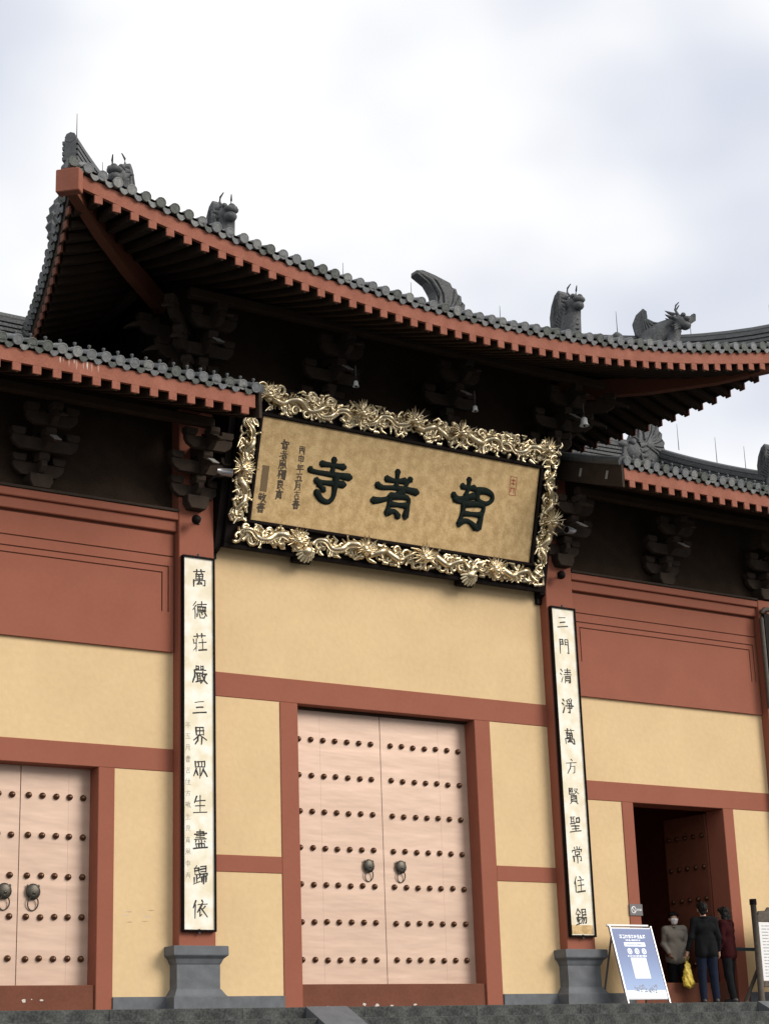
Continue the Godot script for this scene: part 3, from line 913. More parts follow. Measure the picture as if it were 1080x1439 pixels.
# a winged, horned ridge beast facing +z; part of the hall
func beast(hall: Node3D, at: Vector3, turn: float, kind: int, sc: float) -> void:
	var g := group_node("ridge_beast", hall, at)
	g.rotation.y = turn
	g.scale = Vector3.ONE * sc
	var yz := Transform3D(Basis(Vector3(0, 0, 1), Vector3(0, 1, 0), Vector3(-1, 0, 0)), Vector3.ZERO)
	var st := new_st(true)
	if kind == 0:
		tube(st, [Vector3(0, -0.2, 0.0), Vector3(0, 0.0, 0.06), Vector3(0, 0.22, 0.10), Vector3(0, 0.40, 0.15)], [0.20, 0.19, 0.17, 0.15], 12)
		for k in 4:
			tube(st, [Vector3(-0.15, 0.0 + 0.09 * k, 0.14), Vector3(0, -0.03 + 0.09 * k, 0.25), Vector3(0.15, 0.0 + 0.09 * k, 0.14)], [0.02, 0.03, 0.02], 6)
	else:
		tube(st, [Vector3(0, -0.15, -0.32), Vector3(0, 0.1, -0.2), Vector3(0, 0.24, 0.02), Vector3(0, 0.34, 0.22)], [0.2, 0.23, 0.21, 0.16], 12)
		tube(st, [Vector3(0, -0.2, 0.16), Vector3(0, 0.05, 0.18), Vector3(0, 0.28, 0.2)], [0.17, 0.16, 0.17], 10)
	obj("body", st, M.clay, g)
	var hz := 0.20 if kind == 0 else 0.34
	var hy := 0.46 if kind == 0 else 0.40
	st = new_st(true)
	ball(st, Vector3(0, hy, hz), Vector3(0.14, 0.145, 0.155), 14, 9)
	ball(st, Vector3(0, hy + 0.035, hz + 0.13), Vector3(0.13, 0.065, 0.10), 12, 7)
	ball(st, Vector3(0, hy - 0.075, hz + 0.10), Vector3(0.11, 0.085, 0.11), 12, 7)
	ball(st, Vector3(0, hy + 0.085, hz + (0.16 if kind == 0 else 0.25)), Vector3(0.06, 0.045, 0.05), 8, 5)
	if kind == 1:
		tube(st, [Vector3(0, hy + 0.02, hz + 0.16), Vector3(0, hy + 0.05, hz + 0.25), Vector3(0, hy + 0.13, hz + 0.28)], [0.09, 0.07, 0.03], 8)
	for s in [-1.0, 1.0]:
		ball(st, Vector3(s * 0.09, hy + 0.105, hz + 0.08), Vector3(0.05, 0.045, 0.05), 8, 5)
		tube(st, [Vector3(s * 0.10, hy + 0.02, hz - 0.05), Vector3(s * 0.19, hy + 0.06, hz - 0.12)], [0.05, 0.012], 6)
		for k in 3:
			tube(st, [Vector3(s * 0.09, hy - 0.05 - 0.04 * k, hz), Vector3(s * (0.14 + 0.02 * k), hy - 0.1 - 0.05 * k, hz - 0.1)], [0.04, 0.008], 5)
	for k in 6: # spiky mane behind the head
		var yk := hy + 0.13 - 0.075 * k
		for q in [-1.0, 1.0]:
			tube(st, [Vector3(q * 0.07, yk, hz - 0.08), Vector3(q * 0.11, yk + 0.03, hz - 0.17), Vector3(q * 0.10, yk + 0.09, hz - 0.25)], [0.04, 0.028, 0.004], 6)
	obj("head", st, M.clay, g)
	for s in [-1.0, 1.0]:
		st = new_st(true)
		tube(st, [Vector3(s * 0.06, hy + 0.12, hz - 0.01), Vector3(s * 0.10, hy + 0.22, hz - 0.06), Vector3(s * 0.10, hy + 0.30, hz - 0.04), Vector3(s * 0.07, hy + 0.37, hz + 0.02)], [0.026, 0.022, 0.018, 0.008], 7)
		obj("horn", st, M.clay, g)
	# wing: a thick leaf with raised feather ribs
	var ol: Array
	if kind == 0:
		ol = [Vector2(-0.02, -0.1), Vector2(-0.30, -0.1), Vector2(-0.40, 0.15), Vector2(-0.41, 0.38), Vector2(-0.34, 0.60), Vector2(-0.22, 0.78), Vector2(-0.12, 0.83), Vector2(-0.07, 0.76), Vector2(-0.10, 0.58), Vector2(-0.05, 0.42), Vector2(0.06, 0.28), Vector2(0.08, 0.1)]
	else:
		ol = [Vector2(0.05, 0.0), Vector2(-0.30, 0.02), Vector2(-0.48, 0.2), Vector2(-0.52, 0.42), Vector2(-0.44, 0.60), Vector2(-0.30, 0.72), Vector2(-0.24, 0.66), Vector2(-0.25, 0.52), Vector2(-0.10, 0.42), Vector2(0.14, 0.36), Vector2(0.26, 0.26), Vector2(0.2, 0.1)]
	st = new_st()
	extrude(st, ol, 0.20, yz, 0.02)
	for s in [-1.0, 1.0]:
		for k in 5:
			var q := (k + 0.5) / 5.0
			var a: Vector2 = ol[0].lerp(ol[11], q)
			var b: Vector2 = ol[2].lerp(ol[3], q)
			var c: Vector2 = ol[5].lerp(ol[7], q)
			tube(st, [Vector3(s * 0.10, a.y + 0.06, a.x), Vector3(s * 0.108, lerpf(a.y, b.y, 0.6) + 0.1, lerpf(a.x, b.x, 0.65 - 0.08 * k)), Vector3(s * 0.10, c.y - 0.08, c.x - 0.03)], [0.022, 0.026, 0.012], 5)
	obj("wing", st, M.clay, g)

# fish-tailed ridge-end ornament in the plane of the ridge; the mouth bites towards dirx
func chiwen(hall: Node3D, at: Vector3, dirx: float, sc: float) -> void:
	var g := group_node("ridge_end_ornament", hall, at)
	var b := Basis.from_scale(Vector3(sc, sc, sc))
	if dirx > 0:
		b = Basis(Vector3.UP, PI) * b
	g.transform = Transform3D(b, at)
	var ol := [Vector2(-0.42, 0.0), Vector2(-0.50, 0.2), Vector2(-0.46, 0.42), Vector2(-0.22, 0.55), Vector2(-0.10, 0.75), Vector2(-0.14, 0.95), Vector2(-0.28, 1.15), Vector2(-0.55, 1.29), Vector2(-0.54, 1.36), Vector2(-0.38, 1.40), Vector2(-0.1, 1.36)]
	var back := []
	for i in 15:
		var t := i / 14.0
		var an := lerpf(1.15, -0.55, t)
		var r := 0.78 + (0.035 if i % 2 == 0 else -0.02)
		back.append(Vector2(0.0 + cos(an) * r * 0.92, 0.48 + sin(an) * r * 1.05))
	back.append(Vector2(0.66, 0.0))
	ol.append_array(back)
	var st := new_st()
	extrude(st, ol, 0.26, Transform3D.IDENTITY, 0.03)
	obj("tail_fin", st, M.clay, g)
	st = new_st(true)
	for s in [-1.0, 1.0]:
		tube(st, [Vector3(-0.50, 1.33, s * 0.11), Vector3(-0.2, 1.2, s * 0.14), Vector3(-0.03, 0.95, s * 0.15), Vector3(0.0, 0.7, s * 0.15), Vector3(-0.05, 0.5, s * 0.15)], [0.03, 0.05, 0.055, 0.05, 0.04], 6)
		tube(st, [Vector3(-0.36, 1.34, s * 0.11), Vector3(-0.05, 1.22, s * 0.14), Vector3(0.12, 0.95, s * 0.14), Vector3(0.14, 0.6, s * 0.14)], [0.02, 0.03, 0.035, 0.03], 6)
		for k in 7:
			var an := lerpf(0.95, -0.4, k / 6.0)
			tube(st, [Vector3(0.18, 0.5, s * 0.13), Vector3(0.18 + cos(an) * 0.3, 0.5 + sin(an) * 0.36, s * 0.14), Vector3(cos(an) * 0.68, 0.48 + sin(an) * 0.76, s * 0.12)], [0.03, 0.028, 0.02], 5)
	obj("fin_ribs", st, M.clay, g)
	st = new_st(true)
	ball(st, Vector3(-0.16, 0.3, 0), Vector3(0.3, 0.27, 0.22), 12, 8)
	ball(st, Vector3(-0.44, 0.42, 0), Vector3(0.18, 0.1, 0.17), 10, 6)
	ball(st, Vector3(-0.42, 0.12, 0), Vector3(0.16, 0.09, 0.16), 10, 6)
	for s in [-1.0, 1.0]:
		ball(st, Vector3(-0.24, 0.48, s * 0.17), Vector3(0.08, 0.07, 0.06), 8, 6)
		tube(st, [Vector3(-0.34, 0.56, s * 0.18), Vector3(-0.22, 0.6, s * 0.2), Vector3(-0.08, 0.54, s * 0.19)], [0.02, 0.035, 0.015], 6)
		for k in 4:
			tube(st, [Vector3(-0.05, 0.1 + 0.11 * k, s * 0.17), Vector3(0.1, 0.08 + 0.13 * k, s * 0.2), Vector3(0.22, 0.16 + 0.13 * k, s * 0.15)], [0.05, 0.04, 0.012], 6)
	obj("head", st, M.clay, g)

# ------------------------------------------------------------------ doors
func knocker(parent: Node3D, at: Vector3, r: float) -> void:
	var st := new_st(true)
	ball(st, at + Vector3(0, 0, 0.02), Vector3(r, r * 1.05, r * 0.35), 14, 8)
	ball(st, at + Vector3(0, -r * 0.15, r * 0.38), Vector3(r * 0.32, r * 0.26, r * 0.24), 10, 6)
	for s in [-1.0, 1.0]:
		ball(st, at + Vector3(s * r * 0.38, r * 0.28, r * 0.33), Vector3(r * 0.17, r * 0.15, r * 0.14), 8, 6)
		tube(st, [at + Vector3(s * r * 0.12, r * 0.42, r * 0.34), at + Vector3(s * r * 0.45, r * 0.56, r * 0.34), at + Vector3(s * r * 0.72, r * 0.4, r * 0.24)], [r * 0.05, r * 0.1, r * 0.04], 6)
		ball(st, at + Vector3(s * r * 0.75, r * 0.7, r * 0.15), Vector3(r * 0.18, r * 0.22, r * 0.1), 8, 5)
	for k in 11:
		var an := PI * (-0.12 + 1.24 * k / 10.0)
		ball(st, at + Vector3(cos(an) * r * 0.86, sin(an) * r * 0.86, r * 0.2), Vector3.ONE * r * 0.15, 7, 5)
	tube(st, [at + Vector3(-r * 0.5, -r * 0.42, r * 0.32), at + Vector3(0, -r * 0.58, r * 0.4), at + Vector3(r * 0.5, -r * 0.42, r * 0.32)], [r * 0.08, r * 0.11, r * 0.08], 6)
	obj("knocker", st, M.bronze, parent)
	st = new_st(true)
	var pts := []
	var rr := r * 0.88
	for k in 21:
		var an := PI / 2 + TAU * k / 20.0
		pts.append(at + Vector3(cos(an) * rr * 0.82, -r * 0.6 - rr + sin(an) * rr, r * 0.34 - 0.02 * (1 - sin(an))))
	tube(st, pts, [r * 0.085], 7, Vector3(0, 0, 1))
	obj("knocker_ring", st, M.bronze, parent)

func door_leaf(parent: Node3D, x0: float, x1: float, y0: float, y1: float, inner: float) -> void:
	# a leaf clad in sheets that lap at faint vertical and level joints
	part_span("door_leaf", M.door, parent, Vector3(x0, y0, -0.07), Vector3(x1, y1, 0.0), 0.006)
	var w := x1 - x0
	var sp := absf(x1 - inner) > absf(x0 - inner)
	var xm := (x1 - w * 0.36) if sp else (x0 + w * 0.36)
	for cols in [[x0, xm], [xm, x1]]:
		part_span("cladding_sheet", M.door, parent, Vector3(cols[0] + 0.0006, y0 + 0.003, -0.003), Vector3(cols[1] - 0.0006, y1 - 0.003, 0.0035), 0.0008)

func double_door(hall: Node3D, cx: float, half: float, y0: float, y1: float, rows: Array, first: float, pitch: float, n: int, kx: float, ky: float, kr: float) -> void:
	var g := group_node("double_door", hall, Vector3(cx, 0, -0.29))
	for s in [-1.0, 1.0]:
		var a := minf(s * 0.006, s * (half + 0.08))
		var b := maxf(s * 0.006, s * (half + 0.08))
		door_leaf(g, a, b, y0 - 0.03, y1 + 0.06, 0.0)
		for y in rows:
			for i in n:
				inst("stud", STUD, M.stud, g, T(Vector3(s * (first + pitch * i) + rng.randf_range(-0.005, 0.005), y + rng.randf_range(-0.006, 0.006), 0.006)))
		knocker(g, Vector3(s * kx, ky, 0.02), kr * 0.5)

# ------------------------------------------------------------------ side halls
const SZ := 2.2
const SY := 9.0
func side_roof_y(z: float) -> float:
	var d := SZ - z
	return SY + 0.33 * d + 0.02 * d * d

func make_side_hall(s: float, open: bool, label: String) -> Node3D:
	var hall := thing("side_hall", Vector3(s * 6.3525, 0, 0), label, "building")
	var g := Node3D.new() # not used as a node: offsets are computed below
	g.free()
	var X := func(x: float) -> float: return s * (x - 6.3525)
	# front: posts, lintel, plaster, upper panel
	for q in [[4.0, 4.985], [7.72, 8.72]]:
		part_span("plaster_panel", M.plaster, hall, Vector3(X.call(q[0]), 0.15, -0.3), Vector3(X.call(q[1]), 3.50, -0.012), 0.004)
		part_span("skirting_stone", M.stone, hall, Vector3(X.call(q[0]), -0.04, -0.25), Vector3(X.call(q[1]), 0.17, 0.03), 0.006)
	for q in [[4.98, 5.247], [7.458, 7.725]]:
		part_span("door_post", M.red, hall, Vector3(X.call(q[0]), -0.04, -0.46), Vector3(X.call(q[1]), 3.492, 0.004), 0.008)
	part_span("lintel", M.red, hall, Vector3(X.call(4.0), 3.492, -0.46), Vector3(X.call(8.72), 3.839, 0.0), 0.008)
	part_span("plaster_panel", M.plaster, hall, Vector3(X.call(4.0), 3.835, -0.3), Vector3(X.call(8.72), 5.40, -0.012), 0.004)
	part_span("threshold", M.sill, hall, Vector3(X.call(5.247), -0.04, -0.42), Vector3(X.call(7.458), 0.342, -0.035), 0.012)
	# upper boarded panel with incised frame lines: five boards that leave real grooves
	var x0: float = 4.03
	var x1: float = 8.69
	var zf := 0.045
	var gr := 0.011
	var cells := [
		[x0, 5.35, x1, 5.985], # below the incised frame
		[x0, 6.89 + gr, x1, 7.25],
		[x0, 6.72 + gr, x1, 6.89 - gr],
		[x0, 5.985, 4.12 - gr, 6.72 - gr + 0.02], [8.60 + gr, 5.985, x1, 6.72 - gr + 0.02],
		[4.12 + gr, 6.615 + gr, 8.60 - gr, 6.72 - gr],
		[4.12 + gr, 5.985, 4.23 - gr, 6.615 + gr], [8.49 + gr, 5.985, 8.60 - gr, 6.615 + gr],
		[4.23 + gr, 5.985, 8.49 - gr, 6.615 - gr]]
	part_span("panel_back", M.sill, hall, Vector3(X.call(4.0), 5.38, -0.3), Vector3(X.call(8.72), 7.62, zf - 0.02), 0.002)
	for c in cells:
		part_span("panel_board", M.red, hall, Vector3(X.call(c[0]), c[1], -0.02), Vector3(X.call(c[2]), c[3], zf), 0.0)
	part_span("beam", M.red, hall, Vector3(X.call(4.0), 7.29, -0.2), Vector3(X.call(8.72), 7.47, 0.11), 0.012)
	part_span("cornice", M.red, hall, Vector3(X.call(4.0), 7.47, -0.2), Vector3(X.call(8.72), 7.60, 0.17), 0.012)
	part_span("cornice_cap", M.bracket, hall, Vector3(X.call(4.0), 7.60, -0.3), Vector3(X.call(8.72), 7.645, 0.20), 0.008)
	part_span("upper_wall", M.timber, hall, Vector3(X.call(4.0), 7.64, -0.3), Vector3(X.call(9.9), 9.74, -0.06), 0.006)
	# outer pilaster
	var col := group_node("pilaster", hall)
	part_span("shaft", M.red, col, Vector3(X.call(8.715), -0.04, -0.3), Vector3(X.call(9.34), 7.62, 0.18), 0.012)
	part_span("pedestal", M.stone, col, Vector3(X.call(8.58), -0.04, -0.2), Vector3(X.call(9.48), 0.88, 0.31), 0.02)
	if open: # rainwater pipe and a dark board on the outer pilaster
		var sp := new_st(true)
		tube(sp, [Vector3(X.call(8.98), 7.42, 0.26), Vector3(X.call(8.80), 7.42, 0.26), Vector3(X.call(8.73), 7.36, 0.25), Vector3(X.call(8.70), 7.22, 0.245), Vector3(X.call(8.70), 5.45, 0.245)], [0.045], 9)
		obj("downpipe", sp, M.wood_grey, hall)
		part_span("dark_board", M.black, hall, Vector3(X.call(8.78), 5.5, 0.182), Vector3(X.call(9.30), 7.34, 0.25), 0.008)
	# body
	part_span("end_wall", M.red, hall, Vector3(X.call(9.0), -0.04, -6.6), Vector3(X.call(9.3), 9.2, -0.3), 0.01)
	part_span("rear_wall", M.red, hall, Vector3(X.call(4.0), -0.04, -6.6), Vector3(X.call(9.0), 9.2, -6.3), 0.01)
	part_span("ceiling", M.red, hall, Vector3(X.call(4.0), 5.6, -6.3), Vector3(X.call(9.0), 5.75, -0.31), 0.01)
	# door
	var rows := [3.06, 2.48, 1.895, 1.31, 0.722]
	if not open:
		double_door(hall, 0.0, 1.1055, 0.342, 3.48, rows, 0.13, 0.2165, 5, 0.22, 1.665, 0.225)
	else:
		for q in [-1.0, 1.0]:
			var leaf := group_node("door_leaf_open", hall, Vector3(q * 1.10, 0, -0.47))
			# each leaf swung right back, its clad face towards the passage
			leaf.rotation.y = -q * PI / 2 * 0.97
			var a := minf(0.0, -q * 1.09)
			var b := maxf(0.0, -q * 1.09)
			part_span("leaf_board", M.sill, leaf, Vector3(a, 0.06, -0.03), Vector3(b, 3.46, 0.03), 0.006)
			for y in rows:
				for i in 5:
					inst("stud", STUD, M.stud, leaf, T(Vector3(-q * (0.10 + 0.2165 * i), y, 0.03)))
					inst("stud", STUD, M.stud, leaf, Transform3D(Basis(Vector3.UP, PI), Vector3(-q * (0.10 + 0.2165 * i), y, -0.03)))
	# bracket sets
	bracket(hall, Vector3(0, 7.645, 0.05), 0.72, 1.2)
	bracket(hall, Vector3(X.call(3.75), 7.645, 0.2), 0.72, 1.2)
	bracket(hall, Vector3(X.call(9.0), 7.645, 0.05), 0.72, 1.2)
	part_span("eave_beam", M.timber, hall, Vector3(X.call(3.72), 8.86, 0.72), Vector3(X.call(9.9), 9.02, 0.88), 0.02)
	# --- roof
	var xa: float = 3.67
	var xb: float = 9.95
	var st := new_st()
	for off in [0.05, -0.19]:
		for bk in [false, true]:
			var f := func(u: float, v: float) -> Vector3:
				var z := lerpf(SZ - (0.0 if off > 0 else 0.07), -3.0 if off > 0 else -0.2, v)
				return Vector3(X.call(lerpf(xa, xb, u)), side_roof_y(z) + off, z if not bk else -6.0 - z)
			patch(st, f, 4, 8, Vector3.UP if off > 0 else Vector3.DOWN)
	var roof := obj("roof", st, M.timber, hall)
	st = new_st()
	for bk in [false, true]:
		var f2 := func(u: float, v: float) -> Vector3:
			var z := lerpf(SZ, -3.0, v)
			return Vector3(X.call(lerpf(xa, xb, u)), side_roof_y(z) + 0.075, z if not bk else -6.0 - z)
		patch(st, f2, 4, 8, Vector3.UP)
	obj("pan_tiles", st, M.tile, roof).set_meta("kind", "stuff")
	st = new_st()
	var n := int(round((xb - xa) / 0.232))
	for i in n + 1:
		var xx: float = X.call(lerpf(xa + 0.06, xb - 0.06, float(i) / n))
		for bk in [false, true]:
			var pts := []
			for j in 8:
				var z := lerpf(SZ - 0.3, -2.95, j / 7.0)
				pts.append(Vector3(xx, side_roof_y(z) + 0.085, z if not bk else -6.0 - z))
			tube(st, pts, [0.074], 6)
	obj("tile_rows", st, M.tile, roof).set_meta("kind", "stuff")
	var ta: float = minf(X.call(xa), X.call(xb)) + 0.06
	var tb: float = maxf(X.call(xa), X.call(xb)) - 0.06
	eave(roof, func(t): return Vector3(t, SY, SZ), func(_t): return Vector3(0, 0, 1), ta, tb, func(_t): return 2.2, func(_t, d): return side_roof_y(SZ - d) - SY, 0.232, 0.31, true, M.fascia, M.fascia)
	# verge boards at both ends of the roof, with cover tiles along the top
	for xe in [xa, xb]:
		var o: float = (-1.0 if xe == xa else 1.0)
		var pts := []
		for j in 8:
			var z := lerpf(SZ - 0.03, -3.0, j / 7.0)
			pts.append(Vector3(X.call(xe + o * 0.03), side_roof_y(z), z))
		st = new_st()
		sweep(st, pts, 0.05, -0.40, 0.02)
		obj("verge_board", st, M.bracket, roof)
		st = new_st()
		var up := []
		for p in pts:
			up.append(p + Vector3(0, 0.07, 0))
		tube(st, up, [0.085], 8)
		obj("verge_tile", st, M.tile, roof)
		for zz in [1.08, 1.78]:
			st = new_st()
			cbox(st, Transform3D(Basis.from_euler(Vector3(0.35, 0, 0)), Vector3(X.call(xe + o * 0.06), side_roof_y(zz) - 0.2, zz)), Vector3(0.012, 0.15, 0.055), 0.003)
			obj("verge_plate", st, M.tip, roof)
	# main ridge, ridge-end ornament, descending ridge with its beast
	var rp := []
	for i in 13:
		var xx := lerpf(4.0, 8.7, i / 12.0)
		rp.append(Vector3(X.call(xx), 11.22 + 0.012 * pow(maxf(xx - 6.4, 0.0), 2), -3.0))
	st = new_st()
	ridge(st, rp, 0.28, 6, 0.085)
	obj("ridge", st, M.clay, roof)
	var dp := []
	for i in 9:
		var z := lerpf(-2.8, 0.2, i / 8.0)
		dp.append(Vector3(X.call(9.35), side_roof_y(z) + 0.06, z))
	st = new_st()
	ridge(st, dp, 0.24, 5, 0.09)
	obj("ridge", st, M.tile, roof)
	chiwen(hall, Vector3(X.call(8.72), 11.3, -2.95), -s, 1.02)
	beast(hall, Vector3(X.call(9.35), 10.2, 0.35), 0.0, 0, 0.9)
	for q in [Vector3(9.35, 11.6, -2.3), Vector3(9.35, 10.95, -1.2), Vector3(9.35, 10.5, -0.4)]:
		st = new_st()
		var b0 := Vector3(X.call(q.x), q.y, q.z)
		tube(st, [b0, b0 + Vector3(0, 0.6, 0)], [0.009, 0.004], 5)
		obj("lightning_rod", st, M.iron, roof)
	return hall

# ------------------------------------------------------------------ plaque
func make_plaque() -> void:
	var root := thing("name_plaque", Vector3(0, 7.19, 0.3), "gilded name plaque with carved dragon border, leaning out above the doors", "plaque")
	root.rotation.x = deg_to_rad(15.4)
	var W := 3.25
	var H := 2.62
	# dark backing, and struts that hold it off the wall
	part_span("backing", M.black, root, Vector3(-W + 0.01, -0.02, -0.16), Vector3(W - 0.01, H, -0.035), 0.01)
	part_span("ledge", M.black, root, Vector3(-W - 0.005, -0.09, -0.30), Vector3(W + 0.005, -0.02, 0.0), 0.01)
	for x in [-2.2, 0.0, 2.2]:
		part_span("strut", M.black, root, Vector3(x - 0.06, 1.7, -0.75), Vector3(x + 0.06, 1.82, -0.16), 0.008)
	# boards that close the wedge between the leaning plaque and the wall
	var inv := root.transform.affine_inverse()
	for s in [-1.0, 1.0]:
		var stw := new_st()
		extrude(stw, [Vector2(0.0, 7.02), Vector2(0.0, 9.75), Vector2(0.86, 9.70), Vector2(0.17, 7.10)], 0.11, inv * Transform3D(Basis(Vector3(0, 0, 1), Vector3(0, 1, 0), Vector3(-1, 0, 0)), Vector3(s * 3.31, 0, 0.0)))
		obj("side_board", stw, M.black, root)
	part_span("field", M.goldleaf, root, Vector3(-2.85, 0.40, -0.035), Vector3(2.85, 2.10, 0.012), 0.006)
	# dark inner moulding
	for q in [[Vector3(-2.91, 0.345, -0.03), Vector3(2.91, 0.40, 0.06)], [Vector3(-2.91, 2.10, -0.03), Vector3(2.91, 2.155, 0.06)], [Vector3(-2.91, 0.40, -0.03), Vector3(-2.85, 2.10, 0.06)], [Vector3(2.85, 0.40, -0.03), Vector3(2.91, 2.10, 0.06)]]:
		part_span("moulding", M.black, root, q[0], q[1], 0.012)
	# carved border: scrolling clouds, winding dragons, maned heads
	var bands := [[Vector2(-W, 2.16), Vector2(W, H)], [Vector2(-W, 0.0), Vector2(W, 0.34)], [Vector2(-W, 0.30), Vector2(-2.92, 2.2)], [Vector2(2.92, 0.30), Vector2(W, 2.2)]]
	for b in bands:
		var st := new_st(true)
		var a: Vector2 = b[0]
		var c: Vector2 = b[1]
		var area := (c.x - a.x) * (c.y - a.y)
		for k in int(area * 62):
			var p := Vector2(rng.randf_range(a.x + 0.09, c.x - 0.09), rng.randf_range(a.y + 0.09, c.y - 0.08))
			scroll(st, p, rng.randf_range(0.06, 0.115), rng.randf_range(0.0, 0.07))
		for k in int(area * 60):
			var p := Vector2(rng.randf_range(a.x + 0.03, c.x - 0.03), rng.randf_range(a.y + 0.02, c.y - 0.02))
			var an := rng.randf() * TAU
			var l := rng.randf_range(0.09, 0.19)
			var z := rng.randf_range(0.0, 0.06)
			var e1 := Vector2(clampf(p.x + cos(an) * l * 0.5, a.x + 0.02, c.x - 0.02), clampf(p.y + sin(an) * l * 0.5, a.y + 0.02, c.y - 0.02))
			var e2 := Vector2(clampf(p.x + cos(an + 0.7) * l, a.x, c.x), clampf(p.y + sin(an + 0.7) * l, a.y, c.y))
			if e1.distance_to(e2) < 0.03:
				continue
			tube(st, [Vector3(p.x, p.y, z), Vector3(e1.x, e1.y, z + 0.035), Vector3(e2.x, e2.y, z)], [0.038, 0.034, 0.01], 6, Vector3(0, 0, 1))
		var o := obj("cloud_carving", st, M.gold, root)
		o.set_meta("kind", "stuff")
	# dragons along the four sides: start, end of the body's axis and where the head looks
	var runs := [
		[Vector2(-2.75, 2.40), Vector2(-1.5, 2.36)], [Vector2(-1.05, 2.42), Vector2(-2.0, 2.30)], [Vector2(-0.02, 2.46), Vector2(-0.95, 2.36)], [Vector2(0.05, 2.42), Vector2(0.95, 2.36)], [Vector2(1.0, 2.42), Vector2(2.1, 2.36)], [Vector2(2.85, 2.42), Vector2(1.9, 2.34)],
		[Vector2(-2.05, 0.2), Vector2(-3.05, 0.16)], [Vector2(-0.75, 0.22), Vector2(-1.7, 0.16)], [Vector2(-0.6, 0.16), Vector2(0.35, 0.18)], [Vector2(0.55, 0.24), Vector2(1.5, 0.16)], [Vector2(2.0, 0.2), Vector2(3.0, 0.16)],
		[Vector2(-3.12, 1.22), Vector2(-3.08, 0.42)], [Vector2(-3.06, 1.28), Vector2(-3.08, 2.1)], [Vector2(3.12, 1.22), Vector2(3.08, 0.42)], [Vector2(3.06, 1.28), Vector2(3.08, 2.1)]]
	for r in runs:
		dragon(root, r[0], r[1])
	for p in [Vector2(-2.86, 2.50), Vector2(-1.06, 2.50), Vector2(-0.02, 2.54), Vector2(0.98, 2.50), Vector2(2.88, 2.50), Vector2(-3.16, 1.25), Vector2(3.16, 1.25), Vector2(-2.0, 0.24), Vector2(-0.70, 0.26), Vector2(0.50, 0.28), Vector2(2.0, 0.26)]:
		dragon_head(root, p)
	# two carved bosses under the lower edge
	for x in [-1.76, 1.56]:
		var st := new_st(true)
		for k in 9:
			var an := PI * (k / 8.0) + PI
			tube(st, [Vector3(x, 0.02, 0.02), Vector3(x + cos(an) * 0.12, 0.02 + sin(an) * 0.1, 0.07), Vector3(x + cos(an) * 0.17, 0.01 + sin(an) * 0.17, 0.02)], [0.045, 0.045, 0.02], 6, Vector3(0, 0, 1))
		ball(st, Vector3(x, 0.03, 0.08), Vector3(0.1, 0.08, 0.06), 10, 6)
		obj("boss", st, M.gold, root)
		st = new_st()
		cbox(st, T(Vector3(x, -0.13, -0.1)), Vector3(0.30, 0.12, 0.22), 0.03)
		obj("boss_shadow", st, M.black, root)  # black block standing in for the shade under the boss
	# the three great raised characters, read from the right
	for c in [["寺", Vector2(-1.455, 1.245), 0.86, 0.76], ["者", Vector2(-0.12, 1.215), 0.96, 0.80], ["智", Vector2(1.46, 1.265), 0.94, 0.86]]:
		var st := new_st(true)
		var lay := 0.0
		for s in glyph(c[0]):
			var pts := []
			var n: int = s.size() / 2
			for i in n:
				pts.append(Vector3((s[i * 2] - 50) * c[2] / 100.0, (50 - s[i * 2 + 1]) * c[3] / 100.0, lay))
			stroke_relief(st, pts, 0.065)
			lay += 0.0015
		obj("character", st, M.lacquer, root, T(Vector3(c[1].x, c[1].y, 0.012)))
	# small inscription columns
	var y := 1.66
	for ch in ["丙", "申", "年", "五", "月", "吉", "書"]:
		inst("small_character", brush(ch, 0.145, 0.15), M.brown_ink, root, T(Vector3(-2.04, y, 0.0135)))
		y -= 0.15
	y = 1.70
	for ch in ["智", "者", "風", "獨", "良", "育"]:
		inst("small_character", brush(ch, 0.16, 0.15), M.brown_ink, root, T(Vector3(-2.37, y, 0.0135)))
		y -= 0.165
	y = 0.78
	for ch in ["敬", "書"]:
		inst("small_character", brush(ch, 0.16, 0.15), M.brown_ink, root, T(Vector3(-2.68, y, 0.0135)))
		y -= 0.16
	part_span("covering_strip", plain("strip", lin(0.16, 0.105, 0.05), 0.8), root, Vector3(-2.735, 0.885, 0.0122), Vector3(-2.61, 1.31, 0.0165), 0.001)
	var stt := new_st()
	for q in [[-0.075, -0.17, 0.075, -0.158], [-0.075, 0.158, 0.075, 0.17], [-0.075, -0.17, -0.063, 0.17], [0.063, -0.17, 0.075, 0.17], [-0.05, 0.03, 0.04, 0.05], [-0.05, 0.09, 0.05, 0.11], [-0.01, 0.02, 0.01, 0.13], [-0.05, -0.05, 0.05, -0.03], [-0.05, -0.12, -0.03, -0.03], [0.02, -0.13, 0.04, -0.05]]:
		face(stt, [Vector3(q[0], q[1], 0), Vector3(q[2], q[1], 0), Vector3(q[2], q[3], 0), Vector3(q[0], q[3], 0)], Vector3(0, 0, 1))
	obj("seal", stt, M.seal, root, T(Vector3(2.30, 1.70, 0.0145)))

